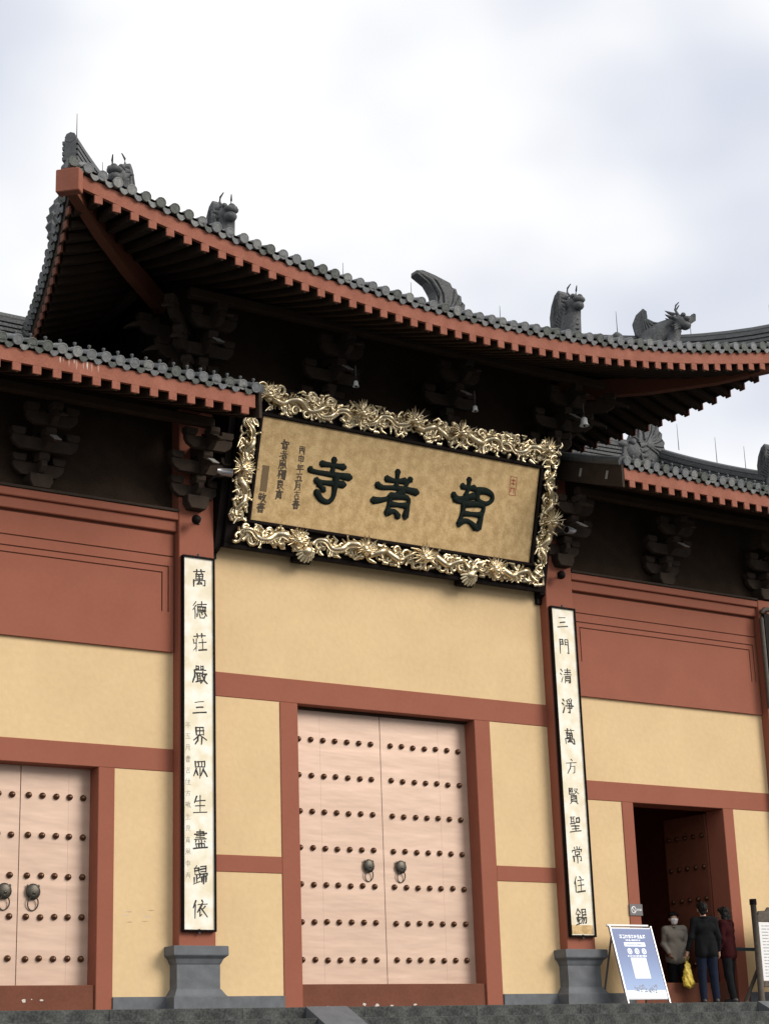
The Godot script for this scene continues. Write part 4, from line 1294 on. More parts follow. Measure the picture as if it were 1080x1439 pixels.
# a rounded raised brush stroke
func stroke_relief(st: SurfaceTool, pts: Array, r: float) -> void:
	var sm := []
	var n := pts.size()
	for i in n - 1:
		var p0: Vector3 = pts[maxi(i - 1, 0)]
		var p3: Vector3 = pts[mini(i + 2, n - 1)]
		for k in 4:
			sm.append(pts[i].cubic_interpolate(pts[i + 1], p0, p3, k / 4.0))
	sm.append(pts[n - 1])
	var d0: Vector3 = (sm[0] - sm[1]).normalized()
	var d1: Vector3 = (sm[sm.size() - 1] - sm[sm.size() - 2]).normalized()
	sm.push_front(sm[0] + d0 * r * 0.7)
	sm.push_back(sm[sm.size() - 1] + d1 * r * 0.8)
	var rad := []
	for i in sm.size():
		var t := float(i) / (sm.size() - 1)
		rad.append(r * (0.88 + 0.22 * cos(t * TAU)))
	rad[0] = r * 0.45
	rad[rad.size() - 1] = r * 0.4
	tube(st, sm, rad, 10, Vector3(0, 0, 1), 0.5)

func scroll(st: SurfaceTool, p: Vector2, r: float, z: float) -> void:
	var pts := []
	var rad := []
	var a0 := rng.randf() * TAU
	var dir := 1.0 if rng.randf() < 0.5 else -1.0
	for i in 13:
		var t := i / 12.0
		var an := a0 + dir * t * TAU * 1.05
		var rr := r * (1.0 - 0.78 * t)
		pts.append(Vector3(p.x + cos(an) * rr, p.y + sin(an) * rr, z + 0.035 * t))
		rad.append(0.032 * (1.0 - 0.25 * t))
	tube(st, pts, rad, 5, Vector3(0, 0, 1))

func dragon(root: Node3D, a: Vector2, b: Vector2) -> void:
	var st := new_st(true)
	var d := (b - a)
	var L := d.length()
	d /= L
	var p := Vector2(-d.y, d.x)
	var pts := []
	var rad := []
	var n := 44
	var ph := rng.randf() * TAU
	for i in n:
		var t := float(i) / (n - 1)
		var q := a + d * L * t + p * sin(ph + t * TAU * (L / 0.62)) * 0.085 * (0.5 + 0.5 * t)
		pts.append(Vector3(q.x, q.y, 0.105 + 0.03 * sin(ph * 2.0 + t * 19.0)))
		rad.append(lerpf(0.06, 0.02, t * t))
	tube(st, pts, rad, 7, Vector3(0, 0, 1))
	# dorsal spines and claws
	for i in range(1, n - 1):
		var dd: Vector3 = (pts[i + 1] - pts[i - 1]).normalized()
		var sd := Vector3(-dd.y, dd.x, 0.5).normalized()
		tube(st, [pts[i] + sd * rad[i] * 0.6, pts[i] + sd * (rad[i] + 0.03)], [0.016, 0.003], 4, Vector3(0, 0, 1))
	for k in [10, 25]:
		for s in [-1.0, 1.0]:
			var c: Vector3 = pts[k]
			var e := c + Vector3(p.x * s * 0.11 + d.x * 0.05, p.y * s * 0.11 + d.y * 0.05, 0.01)
			tube(st, [c, e], [0.03, 0.016], 5, Vector3(0, 0, 1))
			for j in 3:
				var an := atan2(p.y * s, p.x * s) + (j - 1) * 0.6
				tube(st, [e, e + Vector3(cos(an) * 0.05, sin(an) * 0.05, 0.02)], [0.012, 0.003], 4, Vector3(0, 0, 1))
	obj("dragon", st, M.gold, root)

func dragon_head(root: Node3D, p: Vector2) -> void:
	var st := new_st(true)
	var c := Vector3(p.x, p.y - 0.06, 0.15)
	ball(st, c, Vector3(0.085, 0.075, 0.08), 10, 6)
	ball(st, c + Vector3(0, -0.035, 0.08), Vector3(0.06, 0.045, 0.06), 8, 5)
	ball(st, c + Vector3(0, -0.085, 0.05), Vector3(0.05, 0.03, 0.05), 8, 5)
	for s in [-1.0, 1.0]:
		ball(st, c + Vector3(s * 0.045, 0.035, 0.065), Vector3.ONE * 0.024, 6, 4)
		tube(st, [c + Vector3(s * 0.03, 0.05, 0.02), c + Vector3(s * 0.06, 0.14, 0.0), c + Vector3(s * 0.05, 0.21, 0.03)], [0.02, 0.015, 0.004], 5)
		tube(st, [c + Vector3(s * 0.04, -0.04, 0.1), c + Vector3(s * 0.13, -0.02, 0.12), c + Vector3(s * 0.17, 0.05, 0.08)], [0.01, 0.008, 0.003], 4)
	for k in 17:
		var an := -0.5 + (PI + 1.0) * k / 16.0
		var l := rng.randf_range(0.17, 0.27)
		var o := Vector3(cos(an), sin(an), rng.randf_range(-0.1, 0.5))
		tube(st, [c + o * 0.06, c + o * l * 0.65 + Vector3(0, 0, 0.015), c + o * l], [0.02, 0.015, 0.002], 4, Vector3(0, 0, 1))
	obj("dragon_head", st, M.gold, root)

# ------------------------------------------------------------------ couplet boards
func couplet(s: float, text: Array, label: String, ys_: Array) -> Node3D:
	var root := thing("couplet_board", Vector3(s * 3.69, 1.09, 0.185), label, "couplet board", "couplet boards on the pilasters")
	var H := 5.80
	var W := 0.565
	part_span("board", M.paper, root, Vector3(-W / 2 + 0.022, 0.028, 0.0), Vector3(W / 2 - 0.022, H - 0.028, 0.05), 0.002)
	for q in [[Vector3(-W / 2, 0, 0), Vector3(-W / 2 + 0.024, H, 0.085)], [Vector3(W / 2 - 0.024, 0, 0), Vector3(W / 2, H, 0.085)], [Vector3(-W / 2 + 0.024, 0, 0), Vector3(W / 2 - 0.024, 0.03, 0.085)], [Vector3(-W / 2 + 0.024, H - 0.03, 0), Vector3(W / 2 - 0.024, H, 0.085)]]:
		part_span("frame_bar", M.black, root, q[0], q[1], 0.006)
	for y in [0.0, H]:
		var st := new_st()
		tube(st, [Vector3(0, y - 0.03, 0.05), Vector3(0, y + 0.04, 0.05)], [0.02], 8)
		obj("hanger", st, M.iron, root)
	for i in text.size():
		inst("character", brush(text[i], 0.29, 0.085, 0.92), M.ink, root, T(Vector3(0.02 if s < 0 else -0.015, ys_[i] - 1.09, 0.0515)))
	# faint signature column beside the main text on one board, a gilt strip at the foot of the other
	if s < 0:
		var sig := ["年", "五", "月", "書", "吉", "住", "方", "敬", "生", "良", "育", "風", "申", "丙"]
		for i in sig.size():
			inst("faint_character", brush(sig[i], 0.10, 0.07), M.faded_ink, root, T(Vector3(-0.185, 3.1 - i * 0.175, 0.0515)))
	else:
		part_span("gilt_strip", M.goldleaf, root, Vector3(-W / 2 + 0.05, 0.05, 0.05), Vector3(W / 2 - 0.05, 0.20, 0.053), 0.001)
	return root

# ------------------------------------------------------------------ small fittings
func make_fittings() -> void:
	# bells that hang from the beaks of the bracket sets under the great eave
	for q in [[Vector3(-1.23, 10.02, 1.18), "small pale bell hanging from bracket beak above character for temple"], [Vector3(1.23, 10.02, 1.18), "small pale bell hanging from bracket beak above character for wisdom"]]:
		bell(q[0], q[1], 0.058, "bells under the great eave")
	bell(Vector3(3.66, 10.22, 1.22), "larger pale bell hanging at corner bracket of the great eave", 0.09, "bells under the great eave")
	# dark dome cameras at the heads of the two pilasters
	for s in [-1.0, 1.0]:
		var o := thing("dome_camera", Vector3(s * 3.70 - 0.08, 7.5, 0.18), "small dark dome camera on pilaster above the %s couplet board" % ("longer inscribed" if s < 0 else "plainer"), "camera", "dome cameras")
		var st := new_st()
		cbox(st, T(Vector3(0.10, 0.0, 0.015)), Vector3(0.09, 0.12, 0.03), 0.006)
		tube(st, [Vector3(0.10, -0.01, 0.02), Vector3(0.08, 0.0, 0.16), Vector3(0.0, 0.0, 0.2)], [0.018], 7)
		obj("bracket", st, M.iron, o)
		st = new_st(true)
		ball(st, Vector3(-0.02, -0.05, 0.2), Vector3(0.075, 0.08, 0.075), 12, 8)
		obj("dome", st, M.black, o)
	# silver spotlights at both ends of the plaque
	for s in [-1.0, 1.0]:
		var o := thing("spotlight", Vector3(s * 3.52, 8.16, 0.2), "silver tube spotlight on arm beside plaque, %s" % ("next to closed side doors" if s < 0 else "next to open side doors"), "spotlight", "spotlights beside the plaque")
		var st := new_st()
		tube(st, [Vector3(0, 0, -0.02), Vector3(0, 0.02, 0.3), Vector3(0, 0.0, 0.55)], [0.02], 7)
		obj("arm", st, M.iron, o)
		st = new_st(true)
		tube(st, [Vector3(s * -0.12, -0.01, 0.64), Vector3(s * 0.04, 0.0, 0.6), Vector3(s * 0.12, 0.02, 0.58)], [0.07, 0.06, 0.035], 12)
		obj("housing", st, M.grey_metal, o)
		st = new_st(true)
		tube(st, [Vector3(s * -0.121, -0.01, 0.64), Vector3(s * -0.128, -0.01, 0.642)], [0.055], 12)
		obj("lens", st, M.black, o)

func bell(at: Vector3, label: String, r: float, group: String) -> void:
	var o := thing("hanging_bell", at, label, "bell", group)
	var st := new_st(true)
	lathe(st, [Vector2(0, 0.0), Vector2(r * 0.35, -0.01), Vector2(r * 0.62, -r * 0.35), Vector2(r * 0.7, -r * 1.2), Vector2(r * 0.8, -r * 1.6), Vector2(r, -r * 1.9), Vector2(r * 0.93, -r * 1.9), Vector2(r * 0.6, -r * 1.1), Vector2(0, -r * 0.5)], 14, Transform3D.IDENTITY)
	obj("bell_body", st, M.white, o)
	st = new_st(true)
	tube(st, [Vector3(0, 0.26, 0), Vector3(0, -0.01, 0)], [0.012], 6)
	obj("chain", st, M.iron, o)
	st = new_st(true)
	tube(st, [Vector3(0, -r * 0.5, 0), Vector3(0, -r * 2.1, 0)], [0.008, 0.02], 6)
	obj("clapper", st, M.bronze, o)

func chips() -> void:
	var host := get_node("gate_hall")
	var side := get_node("side_hall")
	for q in [[side, Vector3(-6.06, 0.14, -0.033), 0.035], [side, Vector3(-6.21, 0.15, -0.033), 0.02], [side, Vector3(-6.33, 0.13, -0.033), 0.045], [host, Vector3(-0.62, 0.03, -0.033), 0.05], [host, Vector3(-0.38, 0.015, -0.033), 0.06], [host, Vector3(0.35, 0.02, -0.033), 0.04], [host, Vector3(-0.1, 0.005, -0.033), 0.04], [host, Vector3(-1.3, 0.0, -0.033), 0.03]]:
		var st := new_st()
		var pts := []
		for k in 9:
			var an := TAU * k / 9.0
			var r: float = q[2] * rng.randf_range(0.45, 1.0)
			pts.append(Vector3(cos(an) * r, sin(an) * r * 0.6, 0))
		face(st, pts, Vector3(0, 0, 1))
		obj("paint_chip", st, M.chip, q[0], T(q[1] - (q[0] as Node3D).position))
	for k in 9:
		var sc := new_st()
		var l := rng.randf_range(0.04, 0.16)
		var hh := rng.randf_range(0.003, 0.008)
		face(sc, [Vector3(0, 0, 0), Vector3(l * 0.5, -hh, 0), Vector3(l, 0.004, 0), Vector3(l * 0.6, hh, 0)], Vector3(0, 0, 1))
		obj("scuff", sc, M.chip if k % 2 == 0 else M.scuff_dark, side, T(Vector3(-4.85 + rng.randf_range(0.0, 0.45) + 6.3525, 1.32 + rng.randf_range(-0.12, 0.12), -0.0105)))
	for k in 9:
		var st := new_st()
		var h := rng.randf_range(0.07, 0.19)
		var w := rng.randf_range(0.008, 0.018)
		var x := lerpf(-6.95, -6.35, k / 8.0) + rng.randf_range(-0.03, 0.03)
		face(st, [Vector3(-w, 0, 0), Vector3(w, 0, 0), Vector3(w * 0.7, -h * 0.6, 0), Vector3(0, -h, 0), Vector3(-w * 0.8, -h * 0.5, 0)], Vector3(0, 0, 1))
		obj("pale_streak", st, M.chip if k % 3 == 0 else M.streak, side, T(Vector3(x + 6.3525, SY - 0.02, SZ - 0.068)))

func make_signs() -> void:
	# blue information poster on a leaning stand
	var o := thing("poster_stand", Vector3(4.58, -0.04, 0.8), "blue and white information poster on a leaning dark easel beside stone pedestal", "poster stand")
	o.rotation.x = -atan2(0.35, 1.28)
	var W := 0.47
	var H := 1.33
	part_span("panel", plain("poster_back", lin(0.6, 0.62, 0.66), 0.5), o, Vector3(-W, 0.07, -0.02), Vector3(W, H, 0.0), 0.003)
	var im := Image.create(188, 252, true, Image.FORMAT_RGB8)
	for y in 252:
		for x in 188:
			var t := clampf(float(y) / 252.0, 0, 1)
			im.set_pixel(x, y, Color(0.16, 0.30, 0.54).lerp(Color(0.46, 0.58, 0.76), smoothstep(0.15, 1.0, t)))
	var wht := Color(0.95, 0.96, 0.97)
	im.fill_rect(Rect2i(44, 50, 100, 15), wht)
	for k in 3:
		for y in 24:
			for x in 24:
				if Vector2(x - 12, y - 12).length() < 11.0 and (Vector2(x - 12, y - 12).length() > 8.0 or (x + y) % 9 < 5):
					im.set_pixel(50 + k * 34 + x, 70 + y, wht)
	im.fill_rect(Rect2i(58, 106, 74, 76), Color(0.86, 0.87, 0.90))
	im.fill_rect(Rect2i(0, 224, 188, 28), Color(0.80, 0.86, 0.93))
	for k in 60:
		var xx := rng.randi_range(40, 146)
		im.fill_rect(Rect2i(xx, 204 + rng.randi_range(0, 26), rng.randi_range(3, 9), rng.randi_range(2, 5)), Color(0.32, 0.36, 0.46))
	pseudo_line(im, 30, 22, 128, 13, wht)
	pseudo_line(im, 56, 39, 76, 6, wht)
	pseudo_line(im, 58, 54, 72, 6, Color(0.3, 0.4, 0.6))
	pseudo_line(im, 48, 97, 92, 6, wht)
	im.generate_mipmaps()
	var pm := StandardMaterial3D.new()
	pm.albedo_texture = ImageTexture.create_from_image(im)
	pm.roughness = 0.4
	var qm := QuadMesh.new()
	qm.size = Vector2(W * 2 - 0.05, H - 0.12)
	inst("print", qm, pm, o, T(Vector3(0, H / 2 + 0.035, 0.003)))
	for q in [[Vector3(-W - 0.012, -0.0, -0.03), Vector3(-W + 0.02, H + 0.03, 0.012)], [Vector3(W - 0.02, -0.0, -0.03), Vector3(W + 0.012, H + 0.03, 0.012)]]:
		part_span("frame_bar", M.grey_metal, o, q[0], q[1], 0.004)
	part_span("clip_bar", M.white, o, Vector3(-W - 0.05, H + 0.02, -0.03), Vector3(W - 0.06, H + 0.05, 0.015), 0.004)
	for s in [-1.0, 1.0]:
		var st := new_st()
		tube(st, [Vector3(s * (W - 0.08), H - 0.05, -0.05), Vector3(s * (W + 0.02), 0.16, -0.62)], [0.018], 7)
		obj("rear_leg", st, M.iron, o)
	# grey no-smoking plate on the door post
	o = thing("sign_plate", Vector3(5.125, 1.59, 0.006), "small grey no smoking plate on red door post above the poster", "sign")
	part_span("plate", plain("plate_grey", lin(0.12, 0.11, 0.115), 0.4), o, Vector3(-0.15, -0.10, 0), Vector3(0.15, 0.10, 0.015), 0.003)
	var st2 := new_st()
	var pts := []
	for k in 17:
		pts.append(Vector3(-0.06 + cos(TAU * k / 16.0) * 0.05, sin(TAU * k / 16.0) * 0.055, 0.016))
	tube(st2, pts, [0.009], 5, Vector3(0, 0, 1), 0.4)
	tube(st2, [Vector3(-0.095, 0.04, 0.016), Vector3(-0.025, -0.04, 0.016)], [0.008], 5, Vector3(0, 0, 1), 0.4)
	for k in 4:
		tube(st2, [Vector3(0.02 + k * 0.028, 0.02, 0.0158), Vector3(0.036 + k * 0.028, -0.02 + 0.01 * (k % 2), 0.0158)], [0.006], 4, Vector3(0, 0, 1), 0.3)
		tube(st2, [Vector3(0.016 + k * 0.028, -0.004, 0.0162), Vector3(0.038 + k * 0.028, -0.002, 0.0162)], [0.005], 4, Vector3(0, 0, 1), 0.3)
	obj("symbol", st2, M.white, o)
	# timber-framed notice board
	o = thing("notice_board", Vector3(8.0, -0.04, 0.72), "timber framed notice board with white printed sheets and carved top rail", "notice board")
	for s in [-1.0, 1.0]:
		st2 = new_st(true)
		tube(st2, [Vector3(s * 0.70, 0, 0), Vector3(s * 0.70, 0.9, 0.005), Vector3(s * 0.70, 1.70, 0)], [0.062, 0.055, 0.056], 10)
		obj("post", st2, M.wood_grey, o)
		st2 = new_st()
		tube(st2, [Vector3(s * 0.70, 1.70, 0), Vector3(s * 0.70, 1.80, 0)], [0.068, 0.066], 10)
		obj("post_cap", st2, M.black, o)
		st2 = new_st(true)
		tube(st2, [Vector3(s * 0.72, 0.55, -0.02), Vector3(s * 0.76, 0.0, -0.36)], [0.035], 8)
		obj("brace", st2, M.wood_grey, o)
	part_span("rail", M.wood_grey, o, Vector3(-0.645, 1.40, -0.03), Vector3(0.645, 1.52, 0.03), 0.01)
	part_span("rail", M.wood_grey, o, Vector3(-0.645, 0.26, -0.03), Vector3(0.645, 0.36, 0.03), 0.01)
	var crest := [Vector2(-0.62, 0), Vector2(0.62, 0), Vector2(0.60, 0.07), Vector2(0.42, 0.08), Vector2(0.36, 0.14), Vector2(0.16, 0.13), Vector2(0.0, 0.19), Vector2(-0.16, 0.13), Vector2(-0.36, 0.14), Vector2(-0.42, 0.08), Vector2(-0.60, 0.07)]
	st2 = new_st()
	extrude(st2, crest, 0.04, T(Vector3(0, 1.52, 0)), 0.008)
	obj("crest", st2, M.wood_grey, o)
	part_span("sheet", M.white, o, Vector3(-0.62, 0.37, -0.012), Vector3(0.62, 1.395, 0.012), 0.002)
	st2 = new_st()
	for k in 17:
		var yy := 1.32 - k * 0.055
		var xx := -0.56
		while xx < 0.52:
			var w := rng.randf_range(0.05, 0.16)
			face(st2, [Vector3(xx, yy, 0.0135), Vector3(xx + w, yy, 0.0135), Vector3(xx + w, yy + 0.016, 0.0135), Vector3(xx, yy + 0.016, 0.0135)], Vector3(0, 0, 1))
			xx += w + 0.02
	obj("printed_lines", st2, plain("print_grey", lin(0.35, 0.35, 0.36), 0.8), o)
	# barrier band from the door post to the notice board
	o = thing("barrier_band", Vector3(7.75, 0.93, 0.35), "dark teal barrier band stretched past the notice board", "barrier")
	st2 = new_st()
	var bp := []
	for k in 9:
		var t := k / 8.0
		bp.append(Vector3(lerpf(-0.3, 1.7, t), -0.03 * sin(t * PI) + 0.01 * t, lerpf(-0.33, 0.45, t)))
	sweep(st2, bp, 0.006, -0.03, 0.03)
	obj("band", st2, plain("teal", lin(0.018, 0.05, 0.06), 0.6), o)

func pseudo_line(im: Image, x: int, y: int, w: int, h: int, c: Color) -> void:
	var cx := x
	while cx < x + w - h:
		for k in 5:
			if rng.randf() < 0.5:
				im.fill_rect(Rect2i(cx, y + rng.randi_range(0, h - 2), h - 2, 2), c)
			else:
				im.fill_rect(Rect2i(cx + rng.randi_range(0, h - 3), y, 2, h), c)
		cx += h + 1

# ------------------------------------------------------------------ people: distance fields meshed as surface nets
func net(caps: Array, cell: float, k: float, fold := 0.0, ffreq := 9.0) -> Array:
	var lo := Vector3(1e9, 1e9, 1e9)
	var hi := -lo
	for c in caps:
		var r: float = maxf(c[2], c[3]) + cell * 3.0
		for q in [c[0], c[1]]:
			lo = lo.min(q - Vector3.ONE * r)
			hi = hi.max(q + Vector3.ONE * r)
	var nx := int((hi.x - lo.x) / cell) + 2
	var ny := int((hi.y - lo.y) / cell) + 2
	var nz := int((hi.z - lo.z) / cell) + 2
	var v := PackedFloat32Array()
	v.resize(nx * ny * nz)
	v.fill(1.0)
	for c in caps:
		var a: Vector3 = c[0]
		var b: Vector3 = c[1]
		var ra: float = c[2]
		var rb: float = c[3]
		var sc: Vector3 = c[4] if c.size() > 4 else Vector3.ONE
		var m := maxf(ra, rb) + k + cell * 2.0
		var p0 := ((a.min(b) - Vector3.ONE * m) - lo) / cell
		var p1 := ((a.max(b) + Vector3.ONE * m) - lo) / cell
		var ba := (b - a)
		var bl := maxf(ba.length_squared(), 1e-9)
		for iz in range(maxi(int(p0.z), 0), mini(int(p1.z) + 1, nz)):
			for iy in range(maxi(int(p0.y), 0), mini(int(p1.y) + 1, ny)):
				for ix in range(maxi(int(p0.x), 0), mini(int(p1.x) + 1, nx)):
					var p := lo + Vector3(ix, iy, iz) * cell
					var t := clampf((p - a).dot(ba) / bl, 0.0, 1.0)
					var d := ((p - a - ba * t) / sc).length() - lerpf(ra, rb, t)
					var id := ix + nx * (iy + ny * iz)
					var e := v[id]
					var h := maxf(k - absf(d - e), 0.0) / k
					v[id] = minf(d, e) - h * h * k * 0.25
	if fold > 0.0:
		var nz_ := FastNoiseLite.new()
		nz_.seed = int(lo.x * 977.0) + caps.size()
		nz_.noise_type = FastNoiseLite.TYPE_SIMPLEX_SMOOTH
		nz_.frequency = ffreq
		nz_.fractal_octaves = 2
		for id in v.size():
			if v[id] < 0.06 and v[id] > -0.06:
				var ix := id % nx
				var iy := (id / nx) % ny
				var iz := id / (nx * ny)
				var p := lo + Vector3(ix, iy, iz) * cell
				v[id] += fold * nz_.get_noise_3d(p.x + p.y * 0.35, p.y * 0.75, p.z)
	var vid := {}
	var verts := PackedVector3Array()
	for iz in nz - 1:
		for iy in ny - 1:
			for ix in nx - 1:
				var base := ix + nx * (iy + ny * iz)
				var f0 := v[base]
				if f0 > 0.2:
					continue
				var neg := 0
				for q in 8:
					if v[base + (q & 1) + nx * ((q >> 1) & 1) + nx * ny * (q >> 2)] < 0.0:
						neg += 1
				if neg == 0 or neg == 8:
					continue
				var sum := Vector3.ZERO
				var cnt := 0
				for q in 8:
					for ax in 3:
						if (q >> ax) & 1:
							continue
						var q2 := q | (1 << ax)
						var fa := v[base + (q & 1) + nx * ((q >> 1) & 1) + nx * ny * (q >> 2)]
						var fb := v[base + (q2 & 1) + nx * ((q2 >> 1) & 1) + nx * ny * (q2 >> 2)]
						if (fa < 0.0) != (fb < 0.0):
							var t := fa / (fa - fb)
							var pa := Vector3(q & 1, (q >> 1) & 1, q >> 2)
							var pb := Vector3(q2 & 1, (q2 >> 1) & 1, q2 >> 2)
							sum += pa.lerp(pb, t)
							cnt += 1
				vid[base] = verts.size()
				verts.append(lo + (Vector3(ix, iy, iz) + sum / cnt) * cell)
	var tris := PackedInt32Array()
	var str_ := [1, nx, nx * ny]
	for base in vid:
		for ax in 3:
			var o1: int = str_[(ax + 1) % 3]
			var o2: int = str_[(ax + 2) % 3]
			var fa := v[base]
			var fb := v[base + str_[ax]]
			if (fa < 0.0) == (fb < 0.0):
				continue
			if not (vid.has(base - o1) and vid.has(base - o2) and vid.has(base - o1 - o2)):
				continue
			var A: int = vid[base]
			var B: int = vid[base - o1]
			var C: int = vid[base - o1 - o2]
			var D: int = vid[base - o2]
			if fa < 0.0:
				tris.append_array([A, C, B, A, D, C])
			else:
				tris.append_array([A, B, C, A, C, D])
	return [verts, tris]

func net_mesh(parts: Array) -> ArrayMesh:
	var V := PackedVector3Array()
	var I := PackedInt32Array()
	for p in parts:
		var o := V.size()
		V.append_array(p[0])
		for t in p[1]:
			I.append(t + o)
	var N := PackedVector3Array()
	N.resize(V.size())
	for i in range(0, I.size(), 3):
		var n := (V[I[i + 2]] - V[I[i]]).cross(V[I[i + 1]] - V[I[i]])
		for j in 3:
			N[I[i + j]] += n
	for i in N.size():
		N[i] = N[i].normalized()
	var arr := []
	arr.resize(Mesh.ARRAY_MAX)
	arr[Mesh.ARRAY_VERTEX] = V
	arr[Mesh.ARRAY_NORMAL] = N
	arr[Mesh.ARRAY_INDEX] = I
	var m := ArrayMesh.new()
	m.add_surface_from_arrays(Mesh.PRIMITIVE_TRIANGLES, arr)
	return m

func hand_caps(wrist: Vector3, down: Vector3, thumb: Vector3, curl: float) -> Array:
	# palm, four unequal fingers and a thumb from the side of the palm
	var pal := thumb.cross(down).normalized()
	var k := wrist + down * 0.085
	var out := [[wrist, k - thumb * 0.018, 0.026, 0.022], [wrist, k + thumb * 0.022, 0.026, 0.022]]
	for i in 4:
		var off := thumb * (0.030 - 0.02 * i)
		var l: float = [0.072, 0.08, 0.074, 0.058][i]
		var a := k + off
		var b := a + down * l * 0.5 + pal * curl * 0.014
		var c := b + down * l * 0.32 * (1.0 - curl * 0.5) + pal * curl * 0.03
		out.append([a, b, 0.0095, 0.0085])
		out.append([b, c, 0.0085, 0.0072])
	var t0 := wrist + down * 0.03 + thumb * 0.03
	var t1 := t0 + down * 0.035 + thumb * 0.026 + pal * 0.01
	var t2 := t1 + down * 0.032 + thumb * 0.004 + pal * 0.012 * curl
	out.append([t0, t1, 0.013, 0.011])
	out.append([t1, t2, 0.011, 0.0085])
	return out

# cfg: h height scale, coat, trousers, hair long, mask, arms [left elbow, left wrist, right elbow, right wrist], legs
func person(at: Vector3, turn: float, label: String, cfg: Dictionary) -> void:
	var root := thing("person", at, label, "person", "people at the open side door", turn)
	var sc: float = cfg.h / 1.70
	root.scale = Vector3.ONE * sc
	var skin: Material = M.skin
	var sh := [Vector3(-0.165, 1.395, 0), Vector3(0.165, 1.395, 0)]
	var el: Array = cfg.el
	var wr: Array = cfg.wr
	var kn: Array = cfg.kn
	var an: Array = cfg.an
	var hip := [Vector3(-0.085, 0.92, 0), Vector3(0.085, 0.92, 0)]
	var hc: Vector3 = cfg.head
	var caps := [[Vector3(0, 1.36, -0.005), hc + Vector3(0, -0.10, -0.02), 0.062, 0.052], [Vector3(-0.06, 1.26, 0), Vector3(0.06, 1.26, 0), 0.085, 0.085], [Vector3(0, 1.25, 0), Vector3(0, 0.98, 0), 0.085, 0.085]]
	for i in 2:
		caps.append([Vector3(0, 1.37, 0), sh[i], 0.06, 0.055])
		caps.append([sh[i], el[i], 0.046, 0.036])
		caps.append([el[i], wr[i], 0.036, 0.026])
		caps.append([Vector3(0, 0.98, 0), hip[i], 0.08, 0.08])
		caps.append([hip[i], kn[i], 0.08, 0.052])
		caps.append([kn[i], an[i], 0.05, 0.036])
	var head := [[hc + Vector3(0, 0.035, -0.012), hc + Vector3(0, 0.03, -0.03), 0.078, 0.078, Vector3(0.95, 1.05, 1.08)], [hc + Vector3(0, -0.02, 0.02), hc + Vector3(0, -0.075, 0.035), 0.062, 0.042], [hc + Vector3(0, 0.01, 0.085), hc + Vector3(0, -0.018, 0.103), 0.010, 0.014], [hc + Vector3(-0.018, -0.055, 0.078), hc + Vector3(0.018, -0.055, 0.078), 0.010, 0.010], [hc + Vector3(0, -0.10, -0.02), hc + Vector3(0, -0.17, -0.03), 0.054, 0.056], [hc + Vector3(-0.035, 0.028, 0.072), hc + Vector3(0.035, 0.028, 0.072), 0.010, 0.010]]
	for s in [-1.0, 1.0]:
		head.append([hc + Vector3(s * 0.078, 0.018, -0.012), hc + Vector3(s * 0.080, -0.022, -0.006), 0.017, 0.012])
	var parts := [net(caps, 0.014, 0.04), net(head, 0.006, 0.022)]
	for i in 2:
		var dn: Vector3 = (wr[i] - el[i]).normalized()
		var side := Vector3(0, 0, 1).slide(dn).normalized()
		parts.append(net(hand_caps(wr[i], dn, side, cfg.curl[i]), 0.0045, 0.006))
	inst("body", net_mesh(parts), skin, root)
	# coat
	var coat := [[Vector3(-0.085, 1.29, 0), Vector3(0.085, 1.29, 0), 0.112, 0.112], [Vector3(0, 1.27, 0.0), Vector3(0, 1.0, 0), 0.13, 0.125, Vector3(1.12, 1, 0.9)], [Vector3(-0.075, 1.08, 0), Vector3(-0.075, 0.86, 0), 0.11, 0.128], [Vector3(0.075, 1.08, 0), Vector3(0.075, 0.86, 0), 0.11, 0.128]]
	for i in 2:
		coat.append([Vector3(0, 1.40, -0.01), sh[i], 0.082, 0.075])
		coat.append([sh[i], el[i], 0.072, 0.056])
		coat.append([el[i], wr[i].lerp(el[i], 0.1), 0.056, 0.043])
	inst("coat", net_mesh([net(coat, 0.010, 0.028, 0.006, 8.0)]), cfg.coat, root)
	# a collar
	var st := new_st(true)
	var cp := []
	for q in 13:
		var t := TAU * q / 12.0
		cp.append(Vector3(sin(t) * 0.075, 1.445 + 0.012 * cos(t + PI), cos(t) * 0.075 - 0.01))
	tube(st, cp, [0.022], 7)
	obj("collar", st, cfg.coat, root)
	var tr := []
	for i in 2:
		tr.append([Vector3(0, 0.97, 0), hip[i], 0.105, 0.105])
		tr.append([hip[i], kn[i], 0.102, 0.075])
		tr.append([kn[i], an[i] + Vector3(0, 0.01, 0), 0.075, 0.062])
	inst("trousers", net_mesh([net(tr, 0.010, 0.025, 0.007, 8.0)]), cfg.trousers, root)
	for i in 2:
		var a: Vector3 = an[i]
		var shoe := [[Vector3(a.x, 0.045, a.z - 0.04), Vector3(a.x, 0.040, a.z + 0.13), 0.043, 0.036], [Vector3(a.x, 0.03, a.z + 0.06), Vector3(a.x, 0.028, a.z + 0.17), 0.04, 0.028], [a, Vector3(a.x, 0.06, a.z), 0.05, 0.05]]
		inst("shoe", net_mesh([net(shoe, 0.01, 0.02)]), M.shoe, root)
	var hair := [[hc + Vector3(0, 0.055, -0.028), hc + Vector3(0, 0.04, -0.04), 0.088, 0.088, Vector3(0.98, 1.05, 1.05)], [hc + Vector3(-0.05, 0.085, 0.03), hc + Vector3(0.05, 0.085, 0.03), 0.042, 0.042], [hc + Vector3(0, 0.0, -0.06), hc + Vector3(0, -0.04, -0.06), 0.07, 0.055]]
